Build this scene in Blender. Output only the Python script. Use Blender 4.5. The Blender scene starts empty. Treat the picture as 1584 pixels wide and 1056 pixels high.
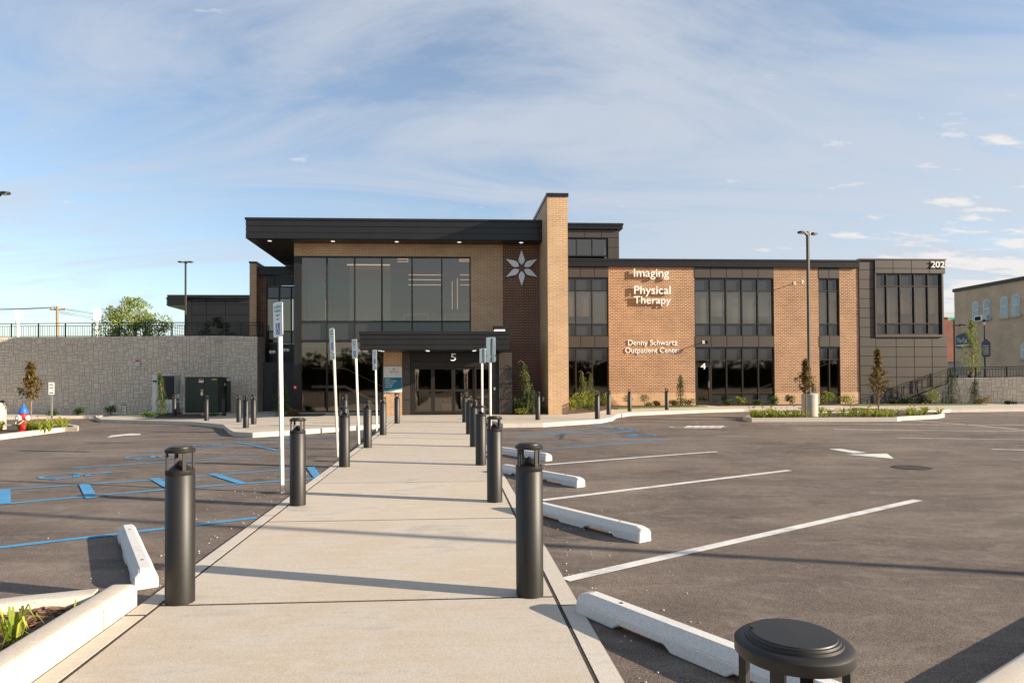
import bpy, bmesh, math, random
from mathutils import Vector, Matrix
random.seed(7)
R_ = math.radians
scene = bpy.context.scene
COL = scene.collection

# ------------------------------------------------------------------ camera
F, YAW, PITCH, ROLL, CX, CY, CH = 1024., R_(3.2), R_(.8), R_(.28), 752., 574., 1.46
def _axes():
    f = Vector((math.sin(YAW)*math.cos(PITCH), math.cos(YAW)*math.cos(PITCH), math.sin(PITCH)))
    r = Vector((math.cos(YAW), -math.sin(YAW), 0)); u = r.cross(f)
    c, s = math.cos(ROLL), math.sin(ROLL)
    return c*r - s*u, c*u + s*r, f
CR, CU, CF = _axes()
cam_d = bpy.data.cameras.new('camera'); cam = bpy.data.objects.new('camera', cam_d); COL.objects.link(cam)
cam_d.sensor_width = 36; cam_d.lens = F/1584*36
cam_d.shift_x = (792-CX)/1584; cam_d.shift_y = (CY-528)/1584
cam_d.clip_start = .05; cam_d.clip_end = 3000
m = Matrix.Identity(4)
for i in range(3):
    m[i][0] = CR[i]; m[i][1] = CU[i]; m[i][2] = -CF[i]
m[0][3], m[1][3], m[2][3] = 0, 0, CH
cam.matrix_world = m
scene.camera = cam

# ------------------------------------------------------------------ light
SUN_EL, SUN_AZ = 18.3, 18.0          # sun stands right of and a little behind the camera
sd = Vector((math.cos(R_(SUN_EL))*math.cos(R_(SUN_AZ)), -math.cos(R_(SUN_EL))*math.sin(R_(SUN_AZ)), math.sin(R_(SUN_EL))))
sun_d = bpy.data.lights.new('sun', 'SUN'); sun_d.energy = 4.6; sun_d.angle = R_(.5); sun_d.color = (1, .86, .68)
sun = bpy.data.objects.new('sun', sun_d); COL.objects.link(sun)
sun.rotation_euler = sd.to_track_quat('Z', 'Y').to_euler()
scene.view_settings.view_transform = 'Standard'; scene.view_settings.look = 'None'
scene.view_settings.exposure = 1.36; scene.view_settings.gamma = 1

world = bpy.data.worlds.new('World'); scene.world = world; world.use_nodes = True
nt = world.node_tree; nt.nodes.clear()
def N(t, typ, **kw):
    n = t.nodes.new(typ)
    for k, v in kw.items():
        if k.startswith('_'): setattr(n, k[1:], v)
        else: n.inputs[k.replace('__', ' ')].default_value = v
    return n
def ramp(t, pts):
    n = t.nodes.new('ShaderNodeValToRGB'); e = n.color_ramp.elements
    while len(e) < len(pts): e.new(.5)
    for i, (p, c) in enumerate(pts):
        e[i].position = p; e[i].color = c if len(c) == 4 else (*c, 1)
    return n
def math_(t, op, a=None, b=None, clamp=False):
    n = t.nodes.new('ShaderNodeMath'); n.operation = op; n.use_clamp = clamp
    for i, v in enumerate((a, b)):
        if v is None: continue
        if isinstance(v, (int, float)): n.inputs[i].default_value = v
        else: t.links.new(v, n.inputs[i])
    return n.outputs[0]
L = nt.links.new
sky = N(nt, 'ShaderNodeTexSky', _sky_type='NISHITA', _sun_disc=False)
sky.sun_elevation = R_(SUN_EL); sky.sun_rotation = math.atan2(sd.x, sd.y)
sky.air_density = 1.0; sky.dust_density = .6; sky.ozone_density = 1.6
tc = N(nt, 'ShaderNodeTexCoord')
sep = N(nt, 'ShaderNodeSeparateXYZ'); L(tc.outputs['Generated'], sep.inputs[0])
# project the view direction on a cloud layer
zz = math_(nt, 'MAXIMUM', sep.outputs['Z'], 0.0); den = math_(nt, 'ADD', zz, .16)
cx_ = math_(nt, 'DIVIDE', sep.outputs['X'], den); cy_ = math_(nt, 'DIVIDE', sep.outputs['Y'], den)
comb = N(nt, 'ShaderNodeCombineXYZ'); L(cx_, comb.inputs[0]); L(cy_, comb.inputs[1])
mp = N(nt, 'ShaderNodeMapping'); L(comb.outputs[0], mp.inputs[0]); mp.inputs['Rotation'].default_value = (0, 0, R_(-14)); mp.inputs['Scale'].default_value = (.55, 1.5, 1); mp.inputs['Location'].default_value = (.6, 1.3, 0)
n1 = N(nt, 'ShaderNodeTexNoise', Scale=1.25, Detail=12., Roughness=.62, Distortion=.9); L(mp.outputs[0], n1.inputs[0])
# veil is denser ahead and to the right, thin at left
side = math_(nt, 'MULTIPLY_ADD', cx_, .06); nt.nodes[-1].inputs[2].default_value = .01
wis = math_(nt, 'ADD', n1.outputs[0], side)
r1 = ramp(nt, [(.37, (.15, .15, .15)), (.50, (.52, .52, .52)), (.60, (.76, .76, .76)), (.74, (.9, .9, .9))]); L(wis, r1.inputs[0])
mp2 = N(nt, 'ShaderNodeMapping'); L(comb.outputs[0], mp2.inputs[0]); mp2.inputs['Scale'].default_value = (1.5, 3., 1); mp2.inputs['Location'].default_value = (3.1, 2.2, 0)
n2 = N(nt, 'ShaderNodeTexNoise', Scale=2.3, Detail=7., Roughness=.6); L(mp2.outputs[0], n2.inputs[0])
gate = math_(nt, 'MULTIPLY_ADD', cx_, .16); nt.nodes[-1].inputs[2].default_value = -.14; nt.nodes[-1].use_clamp = True
pf = math_(nt, 'ADD', n2.outputs[0], gate)
r2 = ramp(nt, [(.665, (0, 0, 0)), (.76, (.8, .8, .8))]); L(pf, r2.inputs[0])
mixc = N(nt, 'ShaderNodeMix', _data_type='RGBA'); L(r1.outputs[0], mixc.inputs[0]); L(sky.outputs[0], mixc.inputs[6]); mixc.inputs[7].default_value = (3.1, 3.32, 3.72, 1)
mix2 = N(nt, 'ShaderNodeMix', _data_type='RGBA'); L(r2.outputs[0], mix2.inputs[0]); L(mixc.outputs[2], mix2.inputs[6]); mix2.inputs[7].default_value = (4.6, 4.4, 4.2, 1)
bg = N(nt, 'ShaderNodeBackground', Strength=.08); L(mix2.outputs[2], bg.inputs[0])
wo = N(nt, 'ShaderNodeOutputWorld'); L(bg.outputs[0], wo.inputs[0])

# ------------------------------------------------------------------ measuring helpers (photo pixel -> place on a real plane)
def sstep(v, a, b):
    t = min(1, max(0, (v-a)/(b-a))); return t*t*(3-2*t)
def zg(x, y): return -.13*sstep(y, 12, 20) - .17*sstep(-x, 4, 12)*sstep(y, 14, 30)
def ray(px, py): return CF + (px-CX)/F*CR - (py-CY)/F*CU
def G(px, py, dz=0.):
    v = ray(px, py); z = dz
    for _ in range(12):
        t = (z-CH)/v.z; x, y = v.x*t, v.y*t; z = zg(x, y)+dz
    return x, y
def P(px, py, Y):
    v = ray(px, py); t = Y/v.y; return v.x*t, CH+v.z*t
def PX(px, Y, py=500): return P(px, py, Y)[0]
def PZ(px, py, Y): return P(px, py, Y)[1]
def QX(px, py, X):
    v = ray(px, py); t = X/v.x; return v.y*t, CH+v.z*t

# ------------------------------------------------------------------ materials
MATS = {}
def newmat(name):
    m = bpy.data.materials.new(name); m.use_nodes = True; t = m.node_tree
    return m, t, t.nodes['Principled BSDF']
def plain(name, col, rough=.6, metal=0., var=.12, scale=6., spec=.5, bump=0., bscale=80., coat=0):
    if name in MATS: return MATS[name]
    m, t, b = newmat(name)
    tcn = N(t, 'ShaderNodeTexCoord'); nz = N(t, 'ShaderNodeTexNoise', Scale=scale, Detail=5.); t.links.new(tcn.outputs['Object'], nz.inputs[0])
    r = ramp(t, [(.25, tuple(c*(1-var) for c in col)), (.75, tuple(min(1, c*(1+var)) for c in col))])
    t.links.new(nz.outputs[0], r.inputs[0]); t.links.new(r.outputs[0], b.inputs['Base Color'])
    b.inputs['Roughness'].default_value = rough; b.inputs['Metallic'].default_value = metal; b.inputs['Specular IOR Level'].default_value = spec
    b.inputs['Coat Weight'].default_value = coat
    if bump:
        n2 = N(t, 'ShaderNodeTexNoise', Scale=bscale, Detail=4.); t.links.new(tcn.outputs['Object'], n2.inputs[0])
        bp = N(t, 'ShaderNodeBump', Strength=bump, Distance=.01); t.links.new(n2.outputs[0], bp.inputs['Height']); t.links.new(bp.outputs[0], b.inputs['Normal'])
    MATS[name] = m; return m
def brick(name, c1, c2, mortar, bw, bh, ms=.012, offset=.5, bump=.35):
    m, t, b = newmat(name)
    tcn = N(t, 'ShaderNodeTexCoord'); s = N(t, 'ShaderNodeSeparateXYZ'); t.links.new(tcn.outputs['Object'], s.inputs[0])
    a = math_(t, 'ADD', s.outputs[0], s.outputs[1]); c = N(t, 'ShaderNodeCombineXYZ'); t.links.new(a, c.inputs[0]); t.links.new(s.outputs[2], c.inputs[1])
    bt = N(t, 'ShaderNodeTexBrick', Scale=1.); bt.offset = offset
    bt.inputs['Color1'].default_value = (*c1, 1); bt.inputs['Color2'].default_value = (*c2, 1); bt.inputs['Mortar'].default_value = (*mortar, 1)
    bt.inputs['Mortar Size'].default_value = ms; bt.inputs['Mortar Smooth'].default_value = .2; bt.inputs['Brick Width'].default_value = bw; bt.inputs['Row Height'].default_value = bh
    t.links.new(c.outputs[0], bt.inputs[0])
    nz = N(t, 'ShaderNodeTexNoise', Scale=.9, Detail=6.); t.links.new(tcn.outputs['Object'], nz.inputs[0])
    r = ramp(t, [(.3, (.86, .86, .86)), (.7, (1.1, 1.1, 1.1))]); t.links.new(nz.outputs[0], r.inputs[0])
    mx = N(t, 'ShaderNodeMix', _data_type='RGBA', _blend_type='MULTIPLY'); mx.inputs[0].default_value = 1
    t.links.new(bt.outputs[0], mx.inputs[6]); t.links.new(r.outputs[0], mx.inputs[7]); t.links.new(mx.outputs[2], b.inputs['Base Color'])
    b.inputs['Roughness'].default_value = .85; b.inputs['Specular IOR Level'].default_value = .25
    iv = math_(t, 'SUBTRACT', 1., bt.outputs['Fac']); bp = N(t, 'ShaderNodeBump', Strength=bump, Distance=.008)
    t.links.new(iv, bp.inputs['Height']); t.links.new(bp.outputs[0], b.inputs['Normal'])
    return m
M = {}
M['tan'] = brick('tan_brick', (.50, .31, .165), (.42, .255, .135), (.66, .50, .35), .30, .080, .011)
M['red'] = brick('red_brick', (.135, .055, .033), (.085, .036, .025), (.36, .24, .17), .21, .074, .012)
M['orange'] = brick('orange_brick', (.30, .145, .066), (.185, .085, .040), (.50, .355, .24), .24, .088, .017)
M['oldbrick'] = brick('old_buff_brick', (.55, .37, .23), (.44, .30, .19), (.55, .42, .31), .22, .075, .012)
M['farred'] = brick('far_red_brick', (.20, .065, .04), (.16, .05, .03), (.2, .12, .09), .22, .075, .012)
M['panel'] = plain('grey_metal_panel', (.066, .055, .045), .42, .35, .06, .8)
M['dark'] = plain('dark_metal_panel', (.022, .021, .022), .38, .3, .08, 1.)
M['fascia'] = plain('black_fascia_metal', (.024, .023, .024), .33, .4, .1, 1.5)
M['black'] = plain('black_metal', (.012, .012, .012), .45, .2)
M['frame'] = plain('bronze_window_frame', (.035, .028, .024), .4, .5)
M['bollard'] = plain('bronze_powder_coat', (.010, .0085, .007), .5, .0, .15, 9., bump=.06, bscale=500.)
M['spandrel'] = plain('spandrel_glass', (.028, .027, .027), .12, .0, .1, .6, spec=.9)
M['galv'] = plain('galvanised_steel', (.62, .60, .57), .38, .8, .12, 14.)
M['alu'] = plain('aluminium_sign_back', (.50, .53, .53), .35, .85, .1, 10.)
M['white'] = plain('white_paint', (.80, .79, .76), .5, 0, .04, 3.)
M['offwhite'] = plain('offwhite_metal', (.62, .62, .58), .5)
M['letter'] = plain('white_letter', (.86, .84, .80), .4, 0, .02)
M['star'] = plain('silver_emblem', (.82, .83, .87), .4, .0, .03)
M['hole'] = plain('dark_hole', (.01, .01, .01), .9)
M['green'] = plain('transformer_green', (.022, .036, .022), .45)
M['red_p'] = plain('hydrant_red', (.52, .02, .018), .38, 0, .12, 20.)
M['blue_p'] = plain('hydrant_blue', (.02, .12, .42), .38, 0, .12, 20.)
M['signblue'] = plain('sign_blue', (.01, .07, .36), .4)
M['signgreen'] = plain('sign_green_ink', (.05, .32, .22), .5)
M['teal'] = plain('sign_teal', (.0, .13, .22), .4)
M['teal2'] = plain('sign_light_teal', (.02, .30, .34), .4)
M['ink'] = plain('dark_ink', (.04, .05, .07), .6)
M['bark'] = plain('bark', (.20, .13, .08), .9, 0, .35, 20., bump=.5)
M['wood'] = plain('weathered_pole_wood', (.30, .22, .15), .9, 0, .2, 10.)
M['mulch'] = plain('mulch_soil', (.065, .038, .024), .95, 0, .6, 30., bump=1., bscale=60.)
M['turf'] = plain('turf', (.075, .12, .03), .95, 0, .4, 12., bump=1., bscale=120.)
M['roof'] = plain('roof_membrane', (.25, .25, .25), .9)
M['inner'] = plain('interior_wall', (.48, .42, .35), .8, 0, .1, .5)
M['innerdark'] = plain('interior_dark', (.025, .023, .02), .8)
M['innerlight'] = plain('interior_pale_wall', (.78, .70, .60), .8, 0, .05, .5)
M['caulk'] = plain('joint_sealant', (.035, .028, .022), .9, 0, .4, 30.)
M['carpaint'] = plain('silver_car_paint', (.5, .5, .5), .25, .6)
M['rubber'] = plain('tyre_rubber', (.02, .02, .02), .8)
M['cream'] = plain('cream_canvas', (.62, .55, .38), .8)
M['redsign'] = plain('red_enamel', (.6, .02, .03), .4)
M['yellow'] = plain('warning_yellow', (.75, .45, .02), .5)

def emis(name, col, s):
    m, t, b = newmat(name); b.inputs['Base Color'].default_value = (*col, 1)
    b.inputs['Emission Color'].default_value = (*col, 1); b.inputs['Emission Strength'].default_value = s; return m
M['lit'] = emis('lit_strip_lamp', (1, .78, .56), .33)
M['spot'] = emis('lit_recessed_spot', (1, .95, .88), .38)
M['fieldlamp'] = emis('lit_floodlight_bank', (1, 1, 1), 2.2)

def asphalt():
    m, t, b = newmat('asphalt'); tcn = N(t, 'ShaderNodeTexCoord')
    def nz(scale, det=6., rough=.55, sc=None, dist=0.):
        n = N(t, 'ShaderNodeTexNoise', Scale=scale, Detail=det, Roughness=rough, Distortion=dist)
        if sc:
            mpn = N(t, 'ShaderNodeMapping'); mpn.inputs['Scale'].default_value = sc; mpn.inputs['Rotation'].default_value = (0, 0, R_(28))
            t.links.new(tcn.outputs['Object'], mpn.inputs[0]); t.links.new(mpn.outputs[0], n.inputs[0])
        else: t.links.new(tcn.outputs['Object'], n.inputs[0])
        return n.outputs[0]
    big = nz(.35, 7., .6, (1, 1, 1), .8); streak = nz(.8, 6., .6, (.35, 2.6, 1), .4); fine = nz(95, 3., .85); mid = nz(14, 6., .75); dusty = nz(1.7, 9., .72, (1, 2, 1), 1.2)
    r1 = ramp(t, [(.32, (.058, .047, .040)), (.42, (.095, .076, .064)), (.52, (.127, .101, .085)), (.66, (.19, .153, .128))]); t.links.new(math_(t, 'ADD', math_(t, 'MULTIPLY', big, .68), math_(t, 'MULTIPLY', streak, .32)), r1.inputs[0])
    r2 = ramp(t, [(.36, (.35, .35, .35)), (.5, (.95, .95, .95)), (.62, (1.75, 1.68, 1.6))]); t.links.new(fine, r2.inputs[0])
    r3 = ramp(t, [(.3, (.78, .78, .78)), (.7, (1.2, 1.2, 1.2))]); t.links.new(mid, r3.inputs[0])
    def mul(a, c):
        x = N(t, 'ShaderNodeMix', _data_type='RGBA', _blend_type='MULTIPLY'); x.inputs[0].default_value = 1; t.links.new(a, x.inputs[6]); t.links.new(c, x.inputs[7]); return x.outputs[2]
    c = mul(mul(r1.outputs[0], r2.outputs[0]), r3.outputs[0])
    dr = ramp(t, [(.50, (0, 0, 0)), (.58, (.25, .25, .25)), (.72, (.6, .6, .6))]); t.links.new(dusty, dr.inputs[0])
    x = N(t, 'ShaderNodeMix', _data_type='RGBA'); t.links.new(dr.outputs[0], x.inputs[0]); t.links.new(c, x.inputs[6]); x.inputs[7].default_value = (.23, .195, .165, 1)
    oil = nz(.9, 5., .6, (1, 1, 1), .3); orr = ramp(t, [(.60, (1, 1, 1)), (.70, (.62, .62, .63))]); t.links.new(oil, orr.inputs[0])
    vo = N(t, 'ShaderNodeTexVoronoi', _feature='DISTANCE_TO_EDGE', Scale=.42); wv = N(t, 'ShaderNodeTexNoise', Scale=2.5, Detail=6.); t.links.new(tcn.outputs['Object'], wv.inputs[0])
    vm = N(t, 'ShaderNodeVectorMath', _operation='ADD'); t.links.new(tcn.outputs['Object'], vm.inputs[0]); t.links.new(wv.outputs['Color'], vm.inputs[1]); t.links.new(vm.outputs[0], vo.inputs[0])
    cr = math_(t, 'LESS_THAN', vo.outputs[0], .0035); gate_ = math_(t, 'GREATER_THAN', nz(.25, 2.), .56); ck = math_(t, 'MULTIPLY', cr, gate_); ck = math_(t, 'MULTIPLY', ck, .6)
    y = N(t, 'ShaderNodeMix', _data_type='RGBA'); t.links.new(ck, y.inputs[0]); t.links.new(mul(x.outputs[2], orr.outputs[0]), y.inputs[6]); y.inputs[7].default_value = (.03, .025, .02, 1)
    t.links.new(y.outputs[2], b.inputs['Base Color']); b.inputs['Roughness'].default_value = .88; b.inputs['Specular IOR Level'].default_value = .3
    bp = N(t, 'ShaderNodeBump', Strength=.55, Distance=.006); t.links.new(fine, bp.inputs['Height'])
    bp2 = N(t, 'ShaderNodeBump', Strength=.3, Distance=.03); t.links.new(mid, bp2.inputs['Height']); t.links.new(bp.outputs[0], bp2.inputs['Normal']); t.links.new(bp2.outputs[0], b.inputs['Normal'])
    return m
M['asphalt'] = asphalt()
def concrete(name, base, warm):
    m, t, b = newmat(name); tcn = N(t, 'ShaderNodeTexCoord')
    a = N(t, 'ShaderNodeTexNoise', Scale=.9, Detail=9., Roughness=.62, Distortion=.7); t.links.new(tcn.outputs['Object'], a.inputs[0])
    mpn = N(t, 'ShaderNodeMapping'); mpn.inputs['Scale'].default_value = (1, 7, 1); t.links.new(tcn.outputs['Object'], mpn.inputs[0])
    a2 = N(t, 'ShaderNodeTexNoise', Scale=1.3, Detail=8., Roughness=.6); t.links.new(mpn.outputs[0], a2.inputs[0])
    s = math_(t, 'ADD', math_(t, 'MULTIPLY', a.outputs[0], .6), math_(t, 'MULTIPLY', a2.outputs[0], .4))
    r = ramp(t, [(.3, tuple(c*.66 for c in base)), (.46, base), (.56, warm), (.72, tuple(min(1, c*1.16) for c in base))]); t.links.new(s, r.inputs[0])
    f = N(t, 'ShaderNodeTexNoise', Scale=120., Detail=4., Roughness=.7); t.links.new(tcn.outputs['Object'], f.inputs[0])
    r2 = ramp(t, [(.32, (.78, .78, .78)), (.68, (1.16, 1.16, 1.16))]); t.links.new(f.outputs[0], r2.inputs[0])
    x = N(t, 'ShaderNodeMix', _data_type='RGBA', _blend_type='MULTIPLY'); x.inputs[0].default_value = 1; t.links.new(r.outputs[0], x.inputs[6]); t.links.new(r2.outputs[0], x.inputs[7])
    gi = N(t, 'ShaderNodeNewGeometry'); ri = ramp(t, [(0, (.94, .94, .95)), (1, (1.05, 1.045, 1.03))]); t.links.new(gi.outputs['Random Per Island'], ri.inputs[0])
    x2 = N(t, 'ShaderNodeMix', _data_type='RGBA', _blend_type='MULTIPLY'); x2.inputs[0].default_value = 1; t.links.new(x.outputs[2], x2.inputs[6]); t.links.new(ri.outputs[0], x2.inputs[7])
    t.links.new(x2.outputs[2], b.inputs['Base Color']); b.inputs['Roughness'].default_value = .85; b.inputs['Specular IOR Level'].default_value = .3
    bp = N(t, 'ShaderNodeBump', Strength=.22, Distance=.004); t.links.new(f.outputs[0], bp.inputs['Height']); t.links.new(bp.outputs[0], b.inputs['Normal'])
    return m
M['conc'] = concrete('walk_concrete', (.47, .42, .355), (.45, .38, .30))
M['kerb'] = concrete('kerb_concrete', (.50, .46, .40), (.50, .43, .355))
M['stop'] = concrete('painted_concrete', (.60, .59, .57), (.61, .585, .55))
def add_scuffs(m, th, col, sc):
    t = m.node_tree; b = t.nodes['Principled BSDF']; src = b.inputs['Base Color'].links[0].from_socket
    tcn = N(t, 'ShaderNodeTexCoord'); mpn = N(t, 'ShaderNodeMapping'); mpn.inputs['Scale'].default_value = sc; t.links.new(tcn.outputs['Object'], mpn.inputs[0])
    n = N(t, 'ShaderNodeTexNoise', Scale=7., Detail=10., Roughness=.75); t.links.new(mpn.outputs[0], n.inputs[0]); rr = ramp(t, [(th, (0, 0, 0)), (th+.14, (.75, .75, .75))]); t.links.new(n.outputs[0], rr.inputs[0])
    x = N(t, 'ShaderNodeMix', _data_type='RGBA'); t.links.new(rr.outputs[0], x.inputs[0]); t.links.new(src, x.inputs[6]); x.inputs[7].default_value = (*col, 1); t.links.new(x.outputs[2], b.inputs['Base Color'])
add_scuffs(M['stop'], .60, (.30, .27, .24), (1, 2, 3))
add_scuffs(M['kerb'], .60, (.30, .25, .19), (.6, .6, 1.5))
add_scuffs(M['conc'], .62, (.33, .27, .20), (.25, .5, 1))
M['wallstone'] = concrete('cast_stone', (.72, .61, .48), (.70, .59, .45))
M['groove'] = plain('stone_joint', (.36, .32, .27), .95)
M['polepaint'] = plain('pole_paint', (.05, .045, .036), .7)
def paint(name, col):
    m, t, b = newmat(name); tcn = N(t, 'ShaderNodeTexCoord')
    f = N(t, 'ShaderNodeTexNoise', Scale=140., Detail=5., Roughness=.8); t.links.new(tcn.outputs['Object'], f.inputs[0])
    g = N(t, 'ShaderNodeTexNoise', Scale=3., Detail=6., Roughness=.7); t.links.new(tcn.outputs['Object'], g.inputs[0])
    s = math_(t, 'ADD', math_(t, 'MULTIPLY', f.outputs[0], .5), math_(t, 'MULTIPLY', g.outputs[0], .5))
    r = ramp(t, [(.36, (.10, .082, .07)), (.46, tuple(c*.8 for c in col)), (.58, col)]); t.links.new(s, r.inputs[0])
    t.links.new(r.outputs[0], b.inputs['Base Color']); b.inputs['Roughness'].default_value = .75
    bp = N(t, 'ShaderNodeBump', Strength=.4, Distance=.004); t.links.new(f.outputs[0], bp.inputs['Height']); t.links.new(bp.outputs[0], b.inputs['Normal'])
    return m
M['pwhite'] = paint('road_paint_white', (.66, .64, .61))
M['pblue'] = paint('road_paint_blue', (.058, .265, .49))
def glass(name, refl, tint, tr):
    m, t, b = newmat(name); t.nodes.remove(b); out = t.nodes['Material Output']
    gl = N(t, 'ShaderNodeBsdfGlossy', Roughness=.03); gl.inputs[0].default_value = (.86, .76, .64, 1)
    tcn = N(t, 'ShaderNodeTexCoord'); nz = N(t, 'ShaderNodeTexNoise', Scale=.55, Detail=2.); t.links.new(tcn.outputs['Object'], nz.inputs[0])
    bp = N(t, 'ShaderNodeBump', Strength=.10, Distance=.05); t.links.new(nz.outputs[0], bp.inputs['Height']); t.links.new(bp.outputs[0], gl.inputs['Normal'])
    tp = N(t, 'ShaderNodeBsdfTransparent'); tp.inputs[0].default_value = (tr*tint[0], tr*tint[1], tr*tint[2], 1)
    lw = N(t, 'ShaderNodeLayerWeight', Blend=.25)
    fac = math_(t, 'MULTIPLY_ADD', lw.outputs['Fresnel'], .6); t.nodes[-1].inputs[2].default_value = refl
    mx = N(t, 'ShaderNodeMixShader'); t.links.new(fac, mx.inputs[0]); t.links.new(tp.outputs[0], mx.inputs[1]); t.links.new(gl.outputs[0], mx.inputs[2]); t.links.new(mx.outputs[0], out.inputs[0])
    return m
M['glass'] = glass('tinted_glass', .18, (1, .93, .84), .60)
M['paleglass'] = plain('old_sash_glass', (.22, .28, .30), .08, 0, .3, 1.5, spec=.8)
def leafm(name, c1, c2, c3, tr=.35):
    m, t, b = newmat(name); out = t.nodes['Material Output']
    g = N(t, 'ShaderNodeNewGeometry'); r = ramp(t, [(0, c1), (.5, c2), (1, c3)]); t.links.new(g.outputs['Random Per Island'], r.inputs[0])
    t.links.new(r.outputs[0], b.inputs['Base Color']); b.inputs['Roughness'].default_value = .6; b.inputs['Specular IOR Level'].default_value = .3
    tl = N(t, 'ShaderNodeBsdfTranslucent'); t.links.new(r.outputs[0], tl.inputs[0])
    mx = N(t, 'ShaderNodeMixShader'); mx.inputs[0].default_value = tr; t.links.new(b.outputs[0], mx.inputs[1]); t.links.new(tl.outputs[0], mx.inputs[2]); t.links.new(mx.outputs[0], out.inputs[0])
    return m
M['l_green'] = leafm('leaf_green', (.035, .07, .015), (.07, .12, .022), (.12, .17, .03))
M['l_yellow'] = leafm('leaf_yellow_green', (.12, .17, .02), (.22, .27, .03), (.30, .32, .05))
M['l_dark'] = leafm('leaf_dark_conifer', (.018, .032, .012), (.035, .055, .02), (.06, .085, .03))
M['l_conifer'] = leafm('leaf_weeping_conifer', (.04, .06, .02), (.08, .11, .03), (.14, .17, .05))
M['l_bronze'] = leafm('leaf_bronze', (.14, .07, .022), (.20, .12, .04), (.17, .18, .05))
M['l_tree'] = leafm('leaf_maple', (.10, .15, .02), (.26, .31, .05), (.46, .48, .14))
M['l_pale'] = leafm('leaf_pale', (.16, .20, .04), (.26, .30, .06), (.20, .25, .05))
M['l_lily'] = leafm('leaf_daylily', (.14, .20, .025), (.28, .33, .04), (.45, .42, .06))
M['flower'] = leafm('petal_orange', (.5, .16, .05), (.55, .25, .12), (.5, .1, .04))
M['l_back'] = leafm('leaf_woodland', (.015, .03, .008), (.03, .05, .012), (.045, .065, .018))
M['chips'] = leafm('bark_chips', (.07, .035, .02), (.16, .085, .05), (.30, .17, .10), .0)

# ------------------------------------------------------------------ mesh builder
class MB:
    def __init__(s): s.v = []; s.f = []
    def quad(s, *pts):
        n = len(s.v); s.v += [tuple(p) for p in pts]; s.f.append(tuple(range(n, n+len(pts)))); return s
    def box(s, x0, x1, y0, y1, z0, z1):
        n = len(s.v); s.v += [(x0, y0, z0), (x1, y0, z0), (x1, y1, z0), (x0, y1, z0), (x0, y0, z1), (x1, y0, z1), (x1, y1, z1), (x0, y1, z1)]
        s.f += [tuple(n+i for i in q) for q in ((0, 3, 2, 1), (4, 5, 6, 7), (0, 1, 5, 4), (1, 2, 6, 5), (2, 3, 7, 6), (3, 0, 4, 7))]; return s
    def prism(s, poly, z0, z1):
        """poly: list of (x,y) or (x,y,dz); vertical extrusion"""
        n = len(s.v); k = len(poly)
        a = sum(poly[i][0]*poly[(i+1) % k][1]-poly[(i+1) % k][0]*poly[i][1] for i in range(k))
        if a < 0: poly = poly[::-1]
        s.v += [(p[0], p[1], z0(p) if callable(z0) else z0) for p in poly] + [(p[0], p[1], z1(p) if callable(z1) else z1) for p in poly]
        s.f.append(tuple(n+i for i in range(k-1, -1, -1))); s.f.append(tuple(n+k+i for i in range(k)))
        for i in range(k): j = (i+1) % k; s.f.append((n+i, n+j, n+k+j, n+k+i))
        return s
    def lathe(s, prof, c=(0, 0, 0), seg=24, caps=True):
        n = len(s.v)
        for r, z in prof:
            for i in range(seg):
                a = 2*math.pi*i/seg; s.v.append((c[0]+r*math.cos(a), c[1]+r*math.sin(a), c[2]+z))
        for j in range(len(prof)-1):
            for i in range(seg):
                k = (i+1) % seg; s.f.append((n+j*seg+i, n+j*seg+k, n+(j+1)*seg+k, n+(j+1)*seg+i))
        if caps:
            s.f.append(tuple(n+i for i in range(seg-1, -1, -1))); b = n+(len(prof)-1)*seg; s.f.append(tuple(b+i for i in range(seg)))
        return s
    def tube(s, pts, r, seg=6):
        pts = [Vector(p) for p in pts]; n0 = len(s.v); rs = r if isinstance(r, (list, tuple)) else [r]*len(pts)
        for i, p in enumerate(pts):
            d = (pts[min(i+1, len(pts)-1)]-pts[max(i-1, 0)]).normalized()
            a = d.orthogonal().normalized() if abs(d.z) > .9 else d.cross(Vector((0, 0, 1))).normalized(); b = d.cross(a)
            for k in range(seg):
                t = 2*math.pi*k/seg; s.v.append(tuple(p+a*math.cos(t)*rs[i]+b*math.sin(t)*rs[i]))
        for i in range(len(pts)-1):
            for k in range(seg):
                j = (k+1) % seg; s.f.append((n0+i*seg+k, n0+i*seg+j, n0+(i+1)*seg+j, n0+(i+1)*seg+k))
        s.f.append(tuple(n0+k for k in range(seg-1, -1, -1))); e = n0+(len(pts)-1)*seg; s.f.append(tuple(e+k for k in range(seg))); return s
    def xf(s, mat):
        s.v = [tuple(mat @ Vector(p)) for p in s.v]; return s
    def join(s, o):
        n = len(s.v); s.v += o.v; s.f += [tuple(i+n for i in f) for f in o.f]; return s
    def build(s, name, mat, parent=None, smooth=False, bevel=0, loc=None):
        me = bpy.data.meshes.new(name); me.from_pydata(s.v, [], s.f); me.update()
        if bevel:
            bm = bmesh.new(); bm.from_mesh(me); bmesh.ops.remove_doubles(bm, verts=bm.verts, dist=1e-5)
            ed = [e for e in bm.edges if len(e.link_faces) == 2 and e.calc_face_angle() > .5]
            bmesh.ops.bevel(bm, geom=ed, offset=bevel, segments=2, affect='EDGES', clamp_overlap=True); bm.to_mesh(me); bm.free()
        if smooth:
            me.shade_smooth()
            me.set_sharp_from_angle(angle=R_(40))
        me.materials.append(mat)
        o = bpy.data.objects.new(name, me); COL.objects.link(o); o.parent = parent
        if loc: o.location = loc
        return o
def tag(o, label=None, cat=None, group=None, kind=None):
    if label: o['label'] = label
    if cat: o['category'] = cat
    if group: o['group'] = group
    if kind: o['kind'] = kind
    return o
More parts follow.
